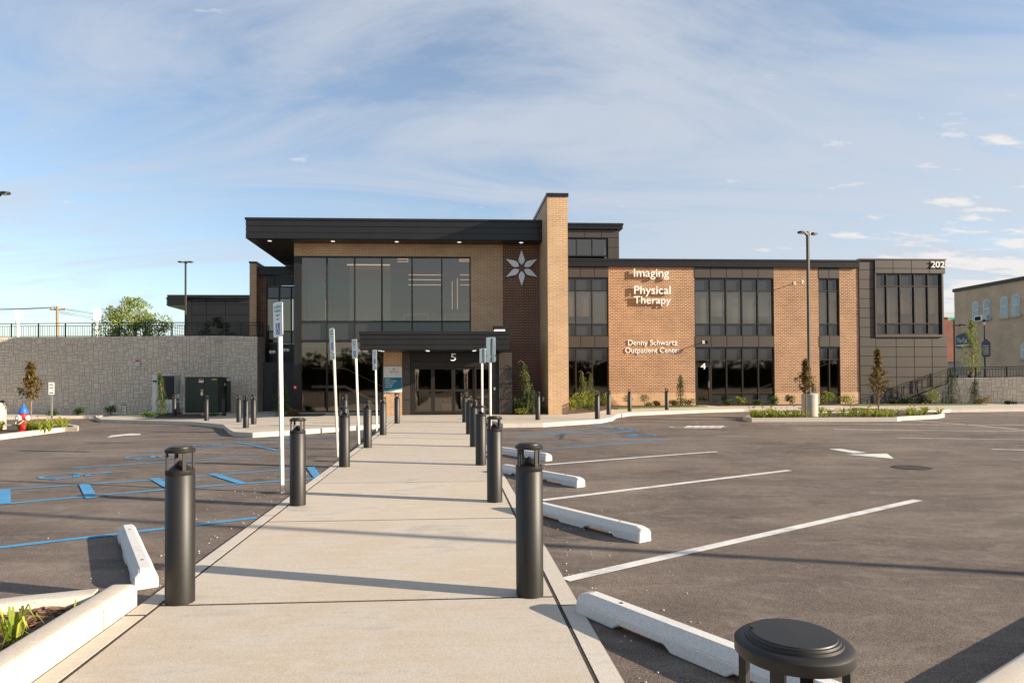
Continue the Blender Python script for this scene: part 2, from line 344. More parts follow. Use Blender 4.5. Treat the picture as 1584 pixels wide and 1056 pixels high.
def empty(name, loc=(0, 0, 0), rz=0, **kw):
    o = bpy.data.objects.new(name, None); COL.objects.link(o); o.location = loc; o.rotation_euler = (0, 0, rz); o.empty_display_size = .2
    return tag(o, **kw)
def copy_tree(o, parent=None):
    c = o.copy(); COL.objects.link(c); c.parent = parent
    for ch in [x for x in COL.objects if x.parent == o]: copy_tree(ch, c)
    return c
def text(name, s, mat, parent, x0, z0, h, Y, width=None, ext=.02, align='LEFT', face=None):
    """text standing in the XZ plane facing -Y; x0,z0 baseline left; h = cap height"""
    cu = bpy.data.curves.new(name, 'FONT'); cu.body = s; cu.size = 1; cu.extrude = ext; cu.offset = .0; cu.resolution_u = 3
    o = bpy.data.objects.new(name, cu); COL.objects.link(o)
    dg = bpy.context.evaluated_depsgraph_get(); me = bpy.data.meshes.new_from_object(o.evaluated_get(dg))
    bpy.data.objects.remove(o)
    xs = [v.co.x for v in me.vertices]; a, b = min(xs), max(xs)
    k = h/.70; kx = (width/(b-a)) if width else k
    off = -a*kx if align == 'LEFT' else -(a+b)/2*kx
    for v in me.vertices:
        x, y, z = v.co; v.co = (x0+off+x*kx, Y-z, z0+y*k)
    me.materials.append(mat); me.name = name
    o = bpy.data.objects.new(name, me); COL.objects.link(o); o.parent = parent
    return o

# ------------------------------------------------------------------ ground
def frange(a, b, s):
    o = []; x = a
    while x < b-1e-6: o.append(x); x += s
    return o+[b]
xs = [-90, -60, -40, -30]+frange(-26, 34, .5)+[40, 50, 60, 70]; ys = [-60, -30, -10]+frange(-4, 36.2, .5)
mb = MB(); mb.v = [(x, y, zg(x, y)) for y in ys for x in xs]; nx = len(xs)
mb.f = [(j*nx+i, j*nx+i+1, (j+1)*nx+i+1, (j+1)*nx+i) for j in range(len(ys)-1) for i in range(nx-1)]
tag(mb.build('parking_lot', M['asphalt'], smooth=True), kind='structure')
tag(MB().quad((-900, -900, -.6), (900, -900, -.6), (900, 1500, -.6), (-900, 1500, -.6)).build('ground', M['turf']), kind='structure')

def strip(pts, w, dz=.006, step=.25):
    """flat painted line following the ground"""
    mb = MB()
    for a, b in zip(pts[:-1], pts[1:]):
        a, b = Vector(a), Vector(b); d = b-a; n = max(1, int(d.length/step)); q = Vector((-d.y, d.x)).normalized()*w/2
        for i in range(n):
            p, r = a+d*i/n, a+d*(i+1)/n
            c = [p-q, r-q, r+q, p+q]; mb.quad(*[(k.x, k.y, zg(k.x, k.y)+dz) for k in c])
    return mb
def mark(name, pts, w, mat, label, group, px=True, dz=.006):
    g = [G(*p) for p in pts] if px else pts
    return tag(strip(g, w, dz).build(name, mat), kind='structure', label=label, group=group)
def poly(pts, dz=.006):
    return MB().quad(*[(x, y, zg(x, y)+dz) for x, y in pts])

# white stall lines on the right
WL = [([(874, 897), (1420, 773.5)], 'nearest'), ([(838, 774), (1221, 727.5)], 'second nearest'), ([(842, 719), (1109, 698.5)], 'third')]
for pts, w in WL: mark('parking_line', pts, .105, M['pwhite'], f'white angled stall line, {w} on the right of the walkway', 'white stall lines')
for pts in ([(1215, 655), (1584, 657.5)], [(1290, 664), (1584, 667)], [(1388, 677), (1584, 680)], [(1534, 695), (1584, 696)], [(1395, 649), (1480, 655.5), (1584, 665)]):
    a, b = G(*pts[-2]), G(*pts[-1]); ext = (b[0]+(b[0]-a[0])*.6, b[1]+(b[1]-a[1])*.6)
    mark('parking_line', [G(*p) for p in pts]+[ext], .10, M['pwhite'], 'thin white line crossing the far right of the lot', 'far white stall lines', px=False)
for p in ([(1560, 638.5), (1600, 637.5)],): mark('parking_line', p, .1, M['pwhite'], 'short white line at the far right kerb', 'far white stall lines')
# blue accessible lines
for i, (pts, w) in enumerate((([(-60, 854.5), (0, 847), (397, 801)], .10), ([(-60, 787), (0, 780), (255, 757), (487, 740)], .10), ([(0, 757.5), (120, 750), (256, 741), (490, 722)], .09), ([(110, 724), (250, 715), (404, 705)], .09),
        ([(300, 694), (400, 688), (520, 679)], .09), ([(210, 700), (300, 694)], .07), ([(330, 684), (440, 678), (540, 671)], .09), ([(400, 673), (560, 665.5)], .08))):
    mark('accessible_line', pts, w, M['pblue'], 'blue stall line on the left lot', 'blue stall lines')
for a, b in (((7, 757), (7, 780)), ((130, 749), (142, 771)), ((238, 740), (268, 757)), ((328, 733), (378, 749)), ((395, 690), (430, 697)), ((365, 684), (395, 689)), ((255, 696), (270, 700)), ((440, 678), (470, 682.5)), ((480, 723), (492, 739))):
    A, B = G(*a), G(*b)
    mark('hatch_stripe', [A, B], .13 if a[1] > 700 else .11, M['pblue'], 'thick blue hatch stripe between accessible stalls', 'blue hatch stripes', px=False, dz=.010)
for i, pts in enumerate(([(788, 686), (860, 684), (1035, 680)], [(842, 695), (940, 688), (1035, 680), ], [(800, 675), (880, 667), (985, 663.5)], [(790, 670.5), (850, 672), (900, 668)], [(915, 657.5), (985, 666)], [(840, 667), (930, 671), (985, 665)], [(905, 660), (985, 663.5)])):
    mark('accessible_line', pts, .10, M['pblue'], 'faded blue line of the accessible stalls right of the walkway', 'faded blue lines right')
def isa_mesh(c, d, s, dz=.008, z3=None):
    """wheelchair symbol; c centre, d 'up' direction in plane, s height"""
    mb = MB(); d = Vector(d).normalized(); r = Vector((d.y, -d.x))
    def T(p): q = Vector(c)+r*p[0]*s+d*p[1]*s; return (q.x, q.y, zg(q.x, q.y)+dz) if z3 is None else (p[0]*s, 0, p[1]*s)
    def seg(a, b, w):
        a, b = Vector(a), Vector(b); e = b-a; q = Vector((-e.y, e.x)).normalized()*w/2; mb.quad(*[T(k) for k in (a-q, b-q, b+q, a+q)])
    mb.quad(*[T((-.08+.09*math.cos(t*math.pi/5), .42+.09*math.sin(t*math.pi/5))) for t in range(10)])
    seg((-.08, .33), (-.04, -.02), .09); seg((-.06, .15), (.2, .15), .07); seg((-.06, -.0), (.2, -.0), .08); seg((.19, .03), (.32, -.32), .08); seg((.29, -.33), (.42, -.28), .07)
    for k in range(10):
        a0, a1 = R_(110+k*24), R_(110+(k+1)*24)
        seg((-.03+.28*math.cos(a0), -.2+.28*math.sin(a0)), (-.03+.28*math.cos(a1), -.2+.28*math.sin(a1)), .07)
    return mb
for px, py, s in ((118, 735.5, .98), (235, 706.5, .95), (330, 688, .9)):
    tag(isa_mesh(G(px, py), (.86, .5), s).build('wheelchair_symbol', M['pblue']), kind='structure', label='blue wheelchair symbol painted on the asphalt', group='blue wheelchair symbols')
tag(isa_mesh(G(985, 673.5), (-.86, -.5), 1.2).build('wheelchair_symbol', M['pblue']), kind='structure', label='blue wheelchair symbol painted right of the walkway', group='blue wheelchair symbols')
# arrows
def ppoly(name, px, label):
    return tag(poly([G(*p) for p in px]).build(name, M['pwhite']), kind='structure', label=label)
ar = poly([G(*p) for p in ((1282, 694.5), (1300, 694), (1342, 700.3), (1320, 701))]).join(poly([G(*p) for p in ((1310, 703), (1372, 701.5), (1383, 709.6))]))
tag(ar.build('road_arrow', M['pwhite']), kind='structure', label='white traffic arrow on the right of the lot')
ppoly('road_arrow', ((165, 677), (172, 673.5), (200, 670.6), (218, 670.9), (217, 672.6), (190, 674)), 'white traffic arrow on the left of the lot')
tx = MB()
for k in range(5):
    tx.join(strip([G(1062+k*12, 662), G(1068+k*12, 658.5)], .22))
tx.join(strip([G(1036, 660), G(1044, 661.5), G(1124, 660)], .10)); tag(tx.build('stencilled_word', M['pwhite']), kind='structure', label='worn white stencilled word far across the lot')
tag(strip([G(860, 675), G(872, 671), G(867, 679), G(896, 680.5)], .09, .007).build('tar_stain', M['caulk']), kind='structure', label='dark tar squiggle on the asphalt right of the walkway')
# ------------------------------------------------------------------ walkway
WX0, WX1, JX0, JX1 = -2.02, .835, -1.885, .70
base = empty('walkway', kind='structure')
tag(MB().box(WX0+.004, WX1-.004, -3, 28.25, -.3, .0115).build('joint_filler', M['caulk'], base))
sl = MB(); yj = [-3, 1.0, 4.42]+[4.42+2.55*k for k in range(1, 10)]+[28.2]
for a, b in zip(yj[:-1], yj[1:]): sl.box(JX0+.009, JX1-.008, a+.012, b-.012, -.05, .014)
sl.build('slab', M['conc'], base, bevel=.004)
es = MB(); ye = [-3]+[1.2+3.05*k for k in range(0, 9)]+[28.2]
for a, b in zip(ye[:-1], ye[1:]):
    es.box(JX1+.007, WX1, a+.008, b-.008, -.2, .014)
    es.box(WX0, JX0-.006, a+.008, b-.008, -.2, .014)
es.build('edge_strip', M['kerb'], base, bevel=.006)

# plaza / pavements with kerbs
def pave(name, px, back, label, dz=.14, kerbw=.16, closed=False):
    front = [G(p[0], p[1], dz) for p in px]
    pl = front+back
    root = empty(name, kind='structure')
    zt = lambda p: zg(p[0], p[1])+dz
    n = len(front); inner = []
    for i, p in enumerate(front):
        a = Vector(front[max(i-1, 0)][:2]); b = Vector(front[min(i+1, n-1)][:2]); d = (b-a).normalized(); q = Vector((-d.y, d.x))
        inner.append((p[0]+q.x*kerbw, p[1]+q.y*kerbw))
    kb = MB()
    for i in range(n-1):
        a, b, c, d = front[i], front[i+1], inner[i+1], inner[i]
        kb.prism([a, b, c, d], lambda p: zg(p[0], p[1])-.1, zt)
    kb.build('kerb', M['kerb'], root)
    MB().prism(inner+back, lambda p: zg(p[0], p[1])-.1, lambda p: zt(p)-.004).build('slab', M['conc'], root)
    return root
PLZ_L = [(148, 645), (157, 648.3), (225, 650), (300, 652), (345, 656), (353, 663), (362, 667.5), (391, 669), (460, 665), (558, 658), (610, 654.3)]
lf = pave('plaza_left', PLZ_L, [(WX0, 28.2), (-2.0, 30.3), (-7.5, 30.6), (-8.6, 36.8), (-15.8, 35.2)], '')
PLZ_R = [(778, 655), (840, 654), (905, 650), (930, 648.3), (947, 645.3), (954, 641), (975, 638), (1040, 635.5), (1080, 634), (1150, 632), (1320, 630), (1400, 634.5), (1430, 635), (1470, 633), (1584, 631.5), (1700, 631)]
rf = pave('plaza_right', PLZ_R, [(45, 36.6), (28.6, 36.6), (5.2, 36.6), (5.2, 30.4), (2.4, 30.4), (WX1, 28.2)], '')
# sidewalk strip along the retaining wall, far left
pv = pave('kerb_far_left', [(-150, 641), (0, 644.5), (148, 642.5)], [(-14.5, 35.0), (-40, 29.5)], '', kerbw=.12)

# planting beds (soil sheets) a hair above the paving
def bed(name, pts, z, mat, label):
    return tag(MB().prism(pts, z-.05, z).build(name, mat), kind='structure', label=label)
bed('planting_bed', [(2.5, 30.3), (2.55, 28.3), (3.2, 27.75), (4.15, 27.6), (4.15, 30.3)], .03, M['mulch'], 'mulch bed at foot of the dark brick wall')
bed('planting_bed', [(5.25, 28.2), (6.6, 29.6), (8.0, 32.6), (13.6, 34.8), (13.6, 36.4), (5.25, 36.4)], .03, M['mulch'], 'mulch bed beside the tall brick fin')
bed('lawn', [(8.3, 32.2), (10, 33), (13.6, 34.2), (13.6, 34.9), (8.0, 32.9)], .045, M['turf'], 'thin grass verge')
bed('planting_bed', [(14.6, 35.2), (28.5, 35.0), (28.5, 36.45), (14.6, 36.45)], .03, M['mulch'], 'mulch bed along the right wing')
bed('lawn', [(21.5, 34.0), (29, 34.2), (29, 35.3), (21.5, 35.3)], .045, M['turf'], 'grass verge by the corner')
zl = -.15
bed('planting_bed', [(-13.2, 30.5), (-8.4, 28.6), (-8.6, 35.4), (-14.6, 35.0)], zl+.03, M['mulch'], 'mulch bed round the utility cabinets')
bed('planting_bed', [(-7.2, 29.0), (-5.6, 28.6), (-5.6, 30.3), (-7.2, 30.4)], .0, M['mulch'], 'mulch bed by the side door')

# kerbed islands
def island(name, px, label, h=.15, w=.17, mat=None, fill='mulch', extra=None, flip=False):
    pts = [G(p[0], p[1], h) for p in px] + (extra or [])
    k = len(pts); a = sum(pts[i][0]*pts[(i+1) % k][1]-pts[(i+1) % k][0]*pts[i][1] for i in range(k))
    if a < 0: pts = pts[::-1]
    inn = []
    for i in range(k):
        p = Vector(pts[i]); d1 = (p-Vector(pts[i-1])).normalized(); d2 = (Vector(pts[(i+1) % k])-p).normalized()
        q1 = Vector((-d1.y, d1.x)); q2 = Vector((-d2.y, d2.x)); q = q1+q2
        q = q/max(.3, q.length_squared)*2 if q.length > .1 else q1
        if q.length > 1.6: q = q.normalized()*1.6
        inn.append(tuple(p+q*w))
    root = empty(name, kind='structure')
    kb = MB()
    for i in range(k):
        j = (i+1) % k; kb.prism([pts[i], pts[j], inn[j], inn[i]], lambda p: zg(p[0], p[1])-.1, lambda p: zg(p[0], p[1])+h)
    bm_ = kb.build('kerb', M['kerb'], root)
    MB().prism(inn, lambda p: zg(p[0], p[1])-.1, lambda p: zg(p[0], p[1])+h-.05).build('soil', M[fill], root)
    return root, inn
isl_r, inn_r = island('island_right', [(1149, 643.5), (1163, 646.3), (1388, 645.3), (1396, 644), (1450, 641.5), (1461, 639.5), (1452, 636.8), (1330, 635.4), (1180, 638.4)], '', w=.09)
isl_l, inn_l = island('island_left', [(-90, 688), (0, 672), (100, 660.5), (120, 660.5), (122, 658), (105, 655.5), (0, 656), (-160, 655)], '')

# near-left bed with kerb (rounded section)
def kerb_run(path, w, h, mat, name, parent, r=.035):
    """rounded kerb along a ground path (centre line), mitred"""
    prof = [(-w/2, -.1), (-w/2, h-r)]+[(-w/2+r-r*math.cos(t*math.pi/8), h-r+r*math.sin(t*math.pi/8)) for t in range(1, 5)]
    prof += [(-x, z) for x, z in prof[::-1]]
    mb = MB(); n = len(path); k = len(prof)
    for i in range(n):
        p = Vector(path[i]); a = Vector(path[max(i-1, 0)]); b = Vector(path[min(i+1, n-1)])
        if 0 < i < n-1:
            d1, d2 = (p-a).normalized(), (b-p).normalized(); q = (Vector((-d1.y, d1.x))+Vector((-d2.y, d2.x))); q = q*(2/q.length_squared)
        else:
            d = (b-a).normalized(); q = Vector((-d.y, d.x))
        for x, z in prof: mb.v.append((p.x+q.x*x, p.y+q.y*x, zg(p.x, p.y)+z))
    for i in range(n-1):
        for j in range(k-1): mb.f.append((i*k+j, i*k+j+1, (i+1)*k+j+1, (i+1)*k+j))
    mb.f.append(tuple(range(k-1, -1, -1))); mb.f.append(tuple((n-1)*k+j for j in range(k)))
    return mb.build(name, mat, parent, smooth=True)
nb = empty('island_near', kind='structure')
kerb_run([(-2.125, -2), (-2.125, 1.5), (-2.125, 4.02)], .19, .155, M['kerb'], 'kerb', nb, .045)
kerb_run([(-2.125, 4.03), (-2.125, 4.44)], .19, .15, M['kerb'], 'kerb', nb, .045)
kerb_run([(-2.235, 4.33), (-2.6, 4.22), (-3.1, 4.0), (-4.2, 3.4), (-6.5, 2.1)], .18, .145, M['kerb'], 'kerb', nb, .04)
MB().quad((-2.2, -2, .085), (-2.2, 4.3, .085), (-2.6, 4.15, .085), (-3.1, 3.93, .085), (-4.2, 3.33, .085), (-6.5, 2.0, .085), (-8, -2, .085)).build('soil', M['mulch'], nb)
# near-right kerb corner
nr = empty('island_near_right', kind='structure')
A, B = G(1500, 1052, .15), G(1584, 1000, .15)
dv = Vector(B)-Vector(A); dv.normalize(); qv = Vector((dv.y, -dv.x))*.09
kerb_run([tuple(Vector(A)+qv-dv*1.5), tuple(Vector(A)+qv), tuple(Vector(B)+qv), tuple(Vector(B)+qv+dv*6)], .18, .15, M['kerb'], 'kerb', nr, .04)
qa = Vector(A)-dv*1.5+qv*2; qb = Vector(B)+dv*6+qv*2
MB().quad((*qa, .145), (qa.x+2, qa.y-5, .145), (qb.x+3, qb.y-6, .145), (*qb, .145)).build('slab', M['conc'], nr)

# mulch chips, litter
def chips(n, fn, s, name, mat, parent=None, zo=.0):
    mb = MB()
    for _ in range(n):
        x, y, z = fn(); a = random.random()*6.28; l = s*random.uniform(.5, 1.6); w = l*random.uniform(.15, .35); t = random.uniform(-.5, .5)
        d = Vector((math.cos(a), math.sin(a), t*.6)); q = Vector((-d.y, d.x, random.uniform(-.6, .6)))
        p = Vector((x, y, z+zo+random.random()*.02)); mb.quad(p-d*l/2-q*w/2, p+d*l/2-q*w/2, p+d*l/2+q*w/2, p-d*l/2+q*w/2)
    return mb.build(name, mat, parent)
def near_bed():
    while 1:
        x, y = random.uniform(-5, -2.22), random.uniform(1.5, 4.35)
        if y < 4.28+(x+2.3)*.5: return x, y, .085
tag(chips(16000, near_bed, .045, 'bark_mulch', M['chips']), 'brown bark mulch filling the near left bed', 'mulch', kind='stuff')

# ------------------------------------------------------------------ wheel stops
def wheel_stop(kind):
    l, w, h = 1.83, .16, .135; mb = MB(); hw, t = w/2, .05
    secs = [(-l/2, .0), (-l/2+.07, 1.), (l/2-.07, 1.), (l/2, .0)]
    notch = [(-.62, -.5), (-.25, -.12), (.12, .25), (.5, .62)]
    xs_ = sorted({-l/2+.07, l/2-.07, -.60, -.55, -.22, -.17, .17, .22, .55, .60})
    def zb(x): a = abs(x); return .035 if .22 <= a <= .55 else 0.
    k = []
    for x in [-l/2]+xs_+[l/2]:
        e = abs(x) > l/2-.01
        if e: pr = [(-hw, 0), (-hw*.95, h*.62), (-hw*.6, h*.86), (hw*.6, h*.86), (hw*.95, h*.62), (hw, 0)]
        else: b = zb(x); pr = [(-hw, b), (-hw*.97, h*.55), (-hw*.5, h), (hw*.5, h), (hw*.97, h*.55), (hw, b)]
        k.append([(x, y, z) for y, z in pr])
    for s in k: mb.v += s
    for i in range(len(k)-1):
        for j in range(6): jj = (j+1) % 6; mb.f.append((i*6+j, (i+1)*6+j, (i+1)*6+jj, i*6+jj))
    mb.f.append(tuple(range(6))); mb.f.append(tuple((len(k)-1)*6+j for j in range(5, -1, -1)))
    return mb
ws = empty('wheel_stop', group='concrete wheel stops', cat='wheel stop')
wheel_stop(0).build('block', M['stop'], ws, bevel=.006)
for s in (-.6, .6): MB().lathe([(.011, 0), (.011, .004)], (s, 0, .1335), 10).build('bolt_hole', M['hole'], ws)
WS = []
def place_stop(A, B=None, ang=None, label=''):
    o = ws if not WS else copy_tree(ws)
    if B: c = (Vector(A)+Vector(B))/2; d = Vector(B)-Vector(A); ang = math.atan2(d.y, d.x)
    else: c = Vector(A)
    o.location = (c.x, c.y, zg(c.x, c.y)+.004); o.rotation_euler = (0, 0, ang); o['label'] = label; WS.append(o)
dr = Vector((.515, -.858)); an = math.atan2(-.858, .515)
for (x, y), lb in (((1.80, 2.60), 'long white concrete wheel stop nearest the camera, right of the walkway'), ((1.76, 5.88), 'white concrete wheel stop between the nearest and second white lines'), ((1.79, 8.93), 'white concrete wheel stop, third from the camera right of the walkway'), ((1.80, 11.9), 'white concrete wheel stop farthest along the right of the walkway')):
    c = Vector((x, y))-dr*.87+Vector((-.03, .03)); place_stop((c.x, c.y), None, an, lb)
place_stop((-2.13, 4.80), (-3.03, 6.42), None, 'white concrete wheel stop on the left lot by the blue line')

# ------------------------------------------------------------------ bollards
def make_bollard():
    t = empty('bollard_light', cat='bollard')
    MB().lathe([(.092, 0), (.092, .885), (.0895, .888), (.0895, .893), (.092, .896), (.092, .925), (.084, .93), (.084, .925)], seg=36).build('post', M['bollard'], t, smooth=True)
    MB().lathe([(.0, .926), (.075, .927), (.045, .955), (.012, .985), (.0, .99)], seg=24, caps=False).build('louvre_cone', M['black'], t, smooth=True)
    for k in range(4):
        a = R_(38+90*k); x, y = .082*math.cos(a), .082*math.sin(a)
        MB().box(-.006, .006, -.011, .011, .92, 1.049).xf(Matrix.Translation((x, y, 0)) @ Matrix.Rotation(a, 4, 'Z')).build('strut', M['bollard'], t)
    MB().lathe([(.0, 1.046), (.091, 1.046), (.0935, 1.049), (.0935, 1.067), (.088, 1.073), (.077, 1.0745), (.076, 1.079), (.0725, 1.0795), (.0715, 1.083), (.068, 1.0835), (.067, 1.0855), (.0, 1.0875)], seg=48, caps=False).build('cap', M['bollard'], t, smooth=True)
    MB().lathe([(.004, 0), (.004, .002)], (-.055, .035, 1.0862), 8).build('screw', M['hole'], t)
    t.scale = (1, 1, .945)
    return t
bol0 = make_bollard(); NB = []
def bollard(x, y, z, label, group):
    o = bol0 if not NB else copy_tree(bol0)
    o.location = (x, y, z); o['label'] = label; o['group'] = group; o.rotation_euler = (0, 0, random.uniform(-.2, .2) if NB else 0); NB.append(o)
ordn = ['nearest the camera', 'second from the camera', 'third from the camera', 'fourth from the camera', 'fifth from the camera', 'farthest, next to the entrance']
for i, y in enumerate((4.49, 7.89, 11.35, 14.54, 17.9, 22.7)):
    bollard(-1.777, y, .008, f'black louvre-topped bollard light, left row along the walkway, {ordn[i]}', 'bollards lining the walkway')
_v = ray(1227, 981); _t = (1.030-CH)/_v.z
bollard(_v.x*_t, _v.y*_t, .008, 'big black bollard cap at the bottom edge of the picture', 'bollards lining the walkway')
for i, y in enumerate((4.47, 7.92, 11.36, 14.51, 17.91, 23.0)):
    bollard(.538, y, .008, f'black louvre-topped bollard light, right row along the walkway, {ordn[i]}', 'bollards lining the walkway')
for px, py, lb in ((832, 649, 'before the dark brick wall right of the doors'), (924, 647.5, 'front one of the pair by the tall brick fin'), (941.5, 641, 'rear one of the pair by the tall brick fin'), (974, 636, 'on the pavement left of the white building name'), (1031.5, 633.5, 'on the pavement below the white building name'),
        (319.5, 650.5, 'standing alone before the green transformer'), (369.6, 652.8, 'left one of three at the left plaza corner'), (380.3, 661, 'front one of three at the left plaza corner'), (392.4, 655.5, 'right one of three at the left plaza corner'), (533.6, 659, 'on the left plaza, seen behind a walkway bollard')):
    x, y = G(px, py, .14); bollard(x, y, zg(x, y)+.135, 'black bollard light ' + lb, 'bollards on the plaza')
for px, py, Y, lb in ((270, 638, 31.6, 'short dark bollard between the pale cabinet and the meters'), (346.6, 638, 31.2, 'dark bollard at the right end of the green transformer')):
    bollard(PX(px, Y), Y, zg(PX(px, Y), Y)+.14, lb, 'bollards by the cabinets')

# ------------------------------------------------------------------ accessible parking signs
def rrect(w, h, r=.03, n=4):
    o = []
    for cx, cz, a0 in ((w/2-r, h/2-r, 0), (-w/2+r, h/2-r, 90), (-w/2+r, -h/2+r, 180), (w/2-r, -h/2+r, 270)):
        for k in range(n+1): a = R_(a0+90*k/n); o.append((cx+r*math.cos(a), cz+r*math.sin(a)))
    return o
def plate(w, h, y0, y1, cz, r=.03):
    pts = rrect(w, h, r); mb = MB(); n = len(pts)
    mb.v = [(x, y0, z+cz) for x, z in pts]+[(x, y1, z+cz) for x, z in pts]
    mb.f = [tuple(range(n)), tuple(range(2*n-1, n-1, -1))]+[(i+n, (i+1) % n+n, (i+1) % n, i) for i in range(n)]
    return mb
def parking_sign(x, y, top, n, van, label, H=2.45, lean=0):
    t = empty('parking_sign', (x, y, zg(x, y)), math.atan2(n[1], n[0])+math.pi/2, cat='sign', label=label, group='accessible parking signs'); t.rotation_euler[0] = lean
    H = top-zg(x, y)
    MB().box(-.024, .024, .0, .045, -.05, H-.02).build('pole', M['galv'], t, bevel=.004)
    hm = MB()
    for k in range(int((H-.6)/.0254)):
        z = .1+k*.0254
        for sx in (-.0245, .0245): hm.quad((sx, .018, z), (sx, .027, z), (sx, .027, z+.01), (sx, .018, z+.01))
        hm.quad((-.005, -.0006, z), (.005, -.0006, z), (.005, -.0006, z+.01), (-.005, -.0006, z+.01))
    tag(hm.build('punched_holes', M['hole'], t), kind='stuff')
    c = H-.2285
    f = plate(.305, .457, -.006, -.003, c).build('sign_plate', M['alu'], t)
    plate(.297, .449, -.0075, -.0062, c).build('sign_face', M['white'], f)
    plate(.13, .15, -.009, -.0078, c-.12, .008).build('blue_panel', M['signblue'], f)
    im = isa_mesh((0, 0), (0, 1), .125, z3=1); im.v = [(a, -.0102, b+c-.12) for a, _, b in im.v]; im.build('wheelchair_symbol', M['white'], f)
    for k, (s, h, w) in enumerate((('RESERVED', .034, .23), ('PARKING', .034, .2), ('PERMIT', .026, .13), ('ONLY', .026, .1))):
        text('lettering', s, M['signgreen'], f, 0, c+.15-k*.052, h, -.0085, w, .001, 'CENTER')
    for zz_ in (.2, -.2): MB().lathe([(.007, 0), (.007, .004)], (0, 0, 0), 8).xf(Matrix.Translation((0, -.008, c+zz_)) @ Matrix.Rotation(R_(90), 4, 'X')).build('bolt', M['galv'], f)
    if van:
        g = plate(.305, .15, -.006, -.003, c-.31, .025).build('van_plate', M['alu'], t)
        plate(.297, .142, -.0075, -.0062, c-.31, .025).build('plate_face', M['white'], g)
        text('lettering', 'VAN', M['signgreen'], g, 0, c-.295, .032, -.0085, .1, .001, 'CENTER'); text('lettering', 'ACCESSIBLE', M['signgreen'], g, 0, c-.35, .032, -.0085, .22, .001, 'CENTER')
    return t
nl = (-.80, -.60)
parking_sign(-2.215, 8.84, 2.50, nl, 0, 'tall accessible parking sign on punched pole, left and nearest the camera', lean=R_(.7))
parking_sign(-2.18, 12.99, 2.49, (-.90, -.44), 1, 'accessible parking sign with van plate, second along the left kerb', lean=R_(2.2))
parking_sign(-2.15, 15.78, 2.45, (-.86, -.51), 0, 'accessible parking sign without van plate, third along the left kerb', lean=R_(2))
parking_sign(-2.20, 20.1, 2.40, (-.86, -.51), 1, 'accessible parking sign with van plate, farthest along the left kerb', lean=R_(1))
parking_sign(1.02, 16.2, 2.52, (.72, .70), 1, 'grey back of the two-plate parking sign right of the walkway', lean=R_(0))
parking_sign(1.03, 20.4, 2.45, (.82, .57), 0, 'grey back of the single-plate parking sign right of the walkway', lean=R_(0))
#PART2
# ------------------------------------------------------------------ the clinic building
YW, YB, YF, YC, YV = 36.5, 30.4, 29.5, 26.2, 28.2
B_ = empty('clinic_building', (4.6, YW, 0), cat='building', label='long two-storey clinic of brick, dark glass and black metal with tall tan fin')
B_.location = (0, 0, 0)
def wall(name, mat, x0, x1, z0, z1, y0, y1, parent=B_, kind=None):
    return MB().box(x0, x1, y0, y1, z0, z1).build(name, mat, parent)
def panels(X, Z, Y, mat, name='metal_panel', gap=.012, th=.05, parent=B_):
    """grid of metal panels with open joints over a dark backing; X, Z break lists"""
    mb = MB()
    for a, b in zip(X[:-1], X[1:]):
        for c, d in zip(Z[:-1], Z[1:]):
            mb.box(a+gap, b-gap, Y-th+random.uniform(-.001, .001), Y-.002, c+gap, d-gap)
    o = mb.build(name, mat, parent, bevel=.004); MB().box(X[0], X[-1], Y, Y+.12, Z[0], Z[-1]).build('panel_joint_backing', M['black'], o); return o
def lerp(a, b, n): return [a+(b-a)*i/n for i in range(n+1)]
def window(name, X, Z, Y, kinds, fw=.05, depth=.14, parent=B_, mull=.055, lit=False):
    """X: mullion positions, Z: transom positions bottom->top, kinds: per row 's' spandrel or 'g' glass"""
    fr = MB()
    for i, x in enumerate(X):
        w = mull/2 if 0 < i < len(X)-1 else fw/2
        xx = x if 0 < i < len(X)-1 else (x+fw/2 if i == 0 else x-fw/2)
        fr.box(xx-w, xx+w, Y-.03, Y+depth, Z[0], Z[-1])
    for j, z in enumerate(Z):
        zz_ = z if 0 < j < len(Z)-1 else (z+fw/2 if j == 0 else z-fw/2)
        for a, b in zip(X[:-1], X[1:]): fr.box(a+.028, b-.028, Y-.022, Y+depth-.01, zz_-mull/2, zz_+mull/2)
    f = fr.build(name, M['frame'], parent)
    for j, k in enumerate(kinds):
        sp, gl = MB(), MB()
        for a, b in zip(X[:-1], X[1:]):
            q = [(a+.02, Y+.06, Z[j]+.02), (b-.02, Y+.06, Z[j]+.02), (b-.02, Y+.06, Z[j+1]-.02), (a+.02, Y+.06, Z[j+1]-.02)]
            (sp if k == 's' else gl).quad(*q)
        if sp.v: sp.build('spandrel_panel', M['spandrel'], f)
        if gl.v: gl.build('glass', M['glass'], f)
    return f
def fascia(name, x0, x1, z0, z1, y0, y1, n=3, cap=.09, parent=B_, sides=True):
    """stepped metal fascia: cap plus n horizontal bands with shadow grooves"""
    mb = MB(); h = (z1-cap-z0)/n
    mb.box(x0-.03, x1+(.03 if sides else 0), y0-.04, y1, z1-cap, z1)
    for i in range(n):
        mb.box(x0+(.012*i if 0 else 0), x1, y0+.012*(i % 2), y1-.01*(i+1), z0+h*i+.02, z0+h*(i+1)-.004)
    mb.box(x0+.05, x1-.05, y0+.06, y1-.06, z0+.004, z1-cap-.01)
    return mb.build(name, M['fascia'], parent)

# --- heights of the right wing
zr = {k: PZ(1100, v, YW) for k, v in dict(top=401.6, fb=413.6, wt=430, s1=449.5, s2=501, wb=519.5, l0=537, l1=556.5, l2=608, l3=627.5).items()}
zg0 = 0.
xw = {k: PX(v, YW) for k, v in dict(a=876, b=941.5, c=1074.5, d=1197.5, e=1266.5, f=1299, g=1328.5).items()}
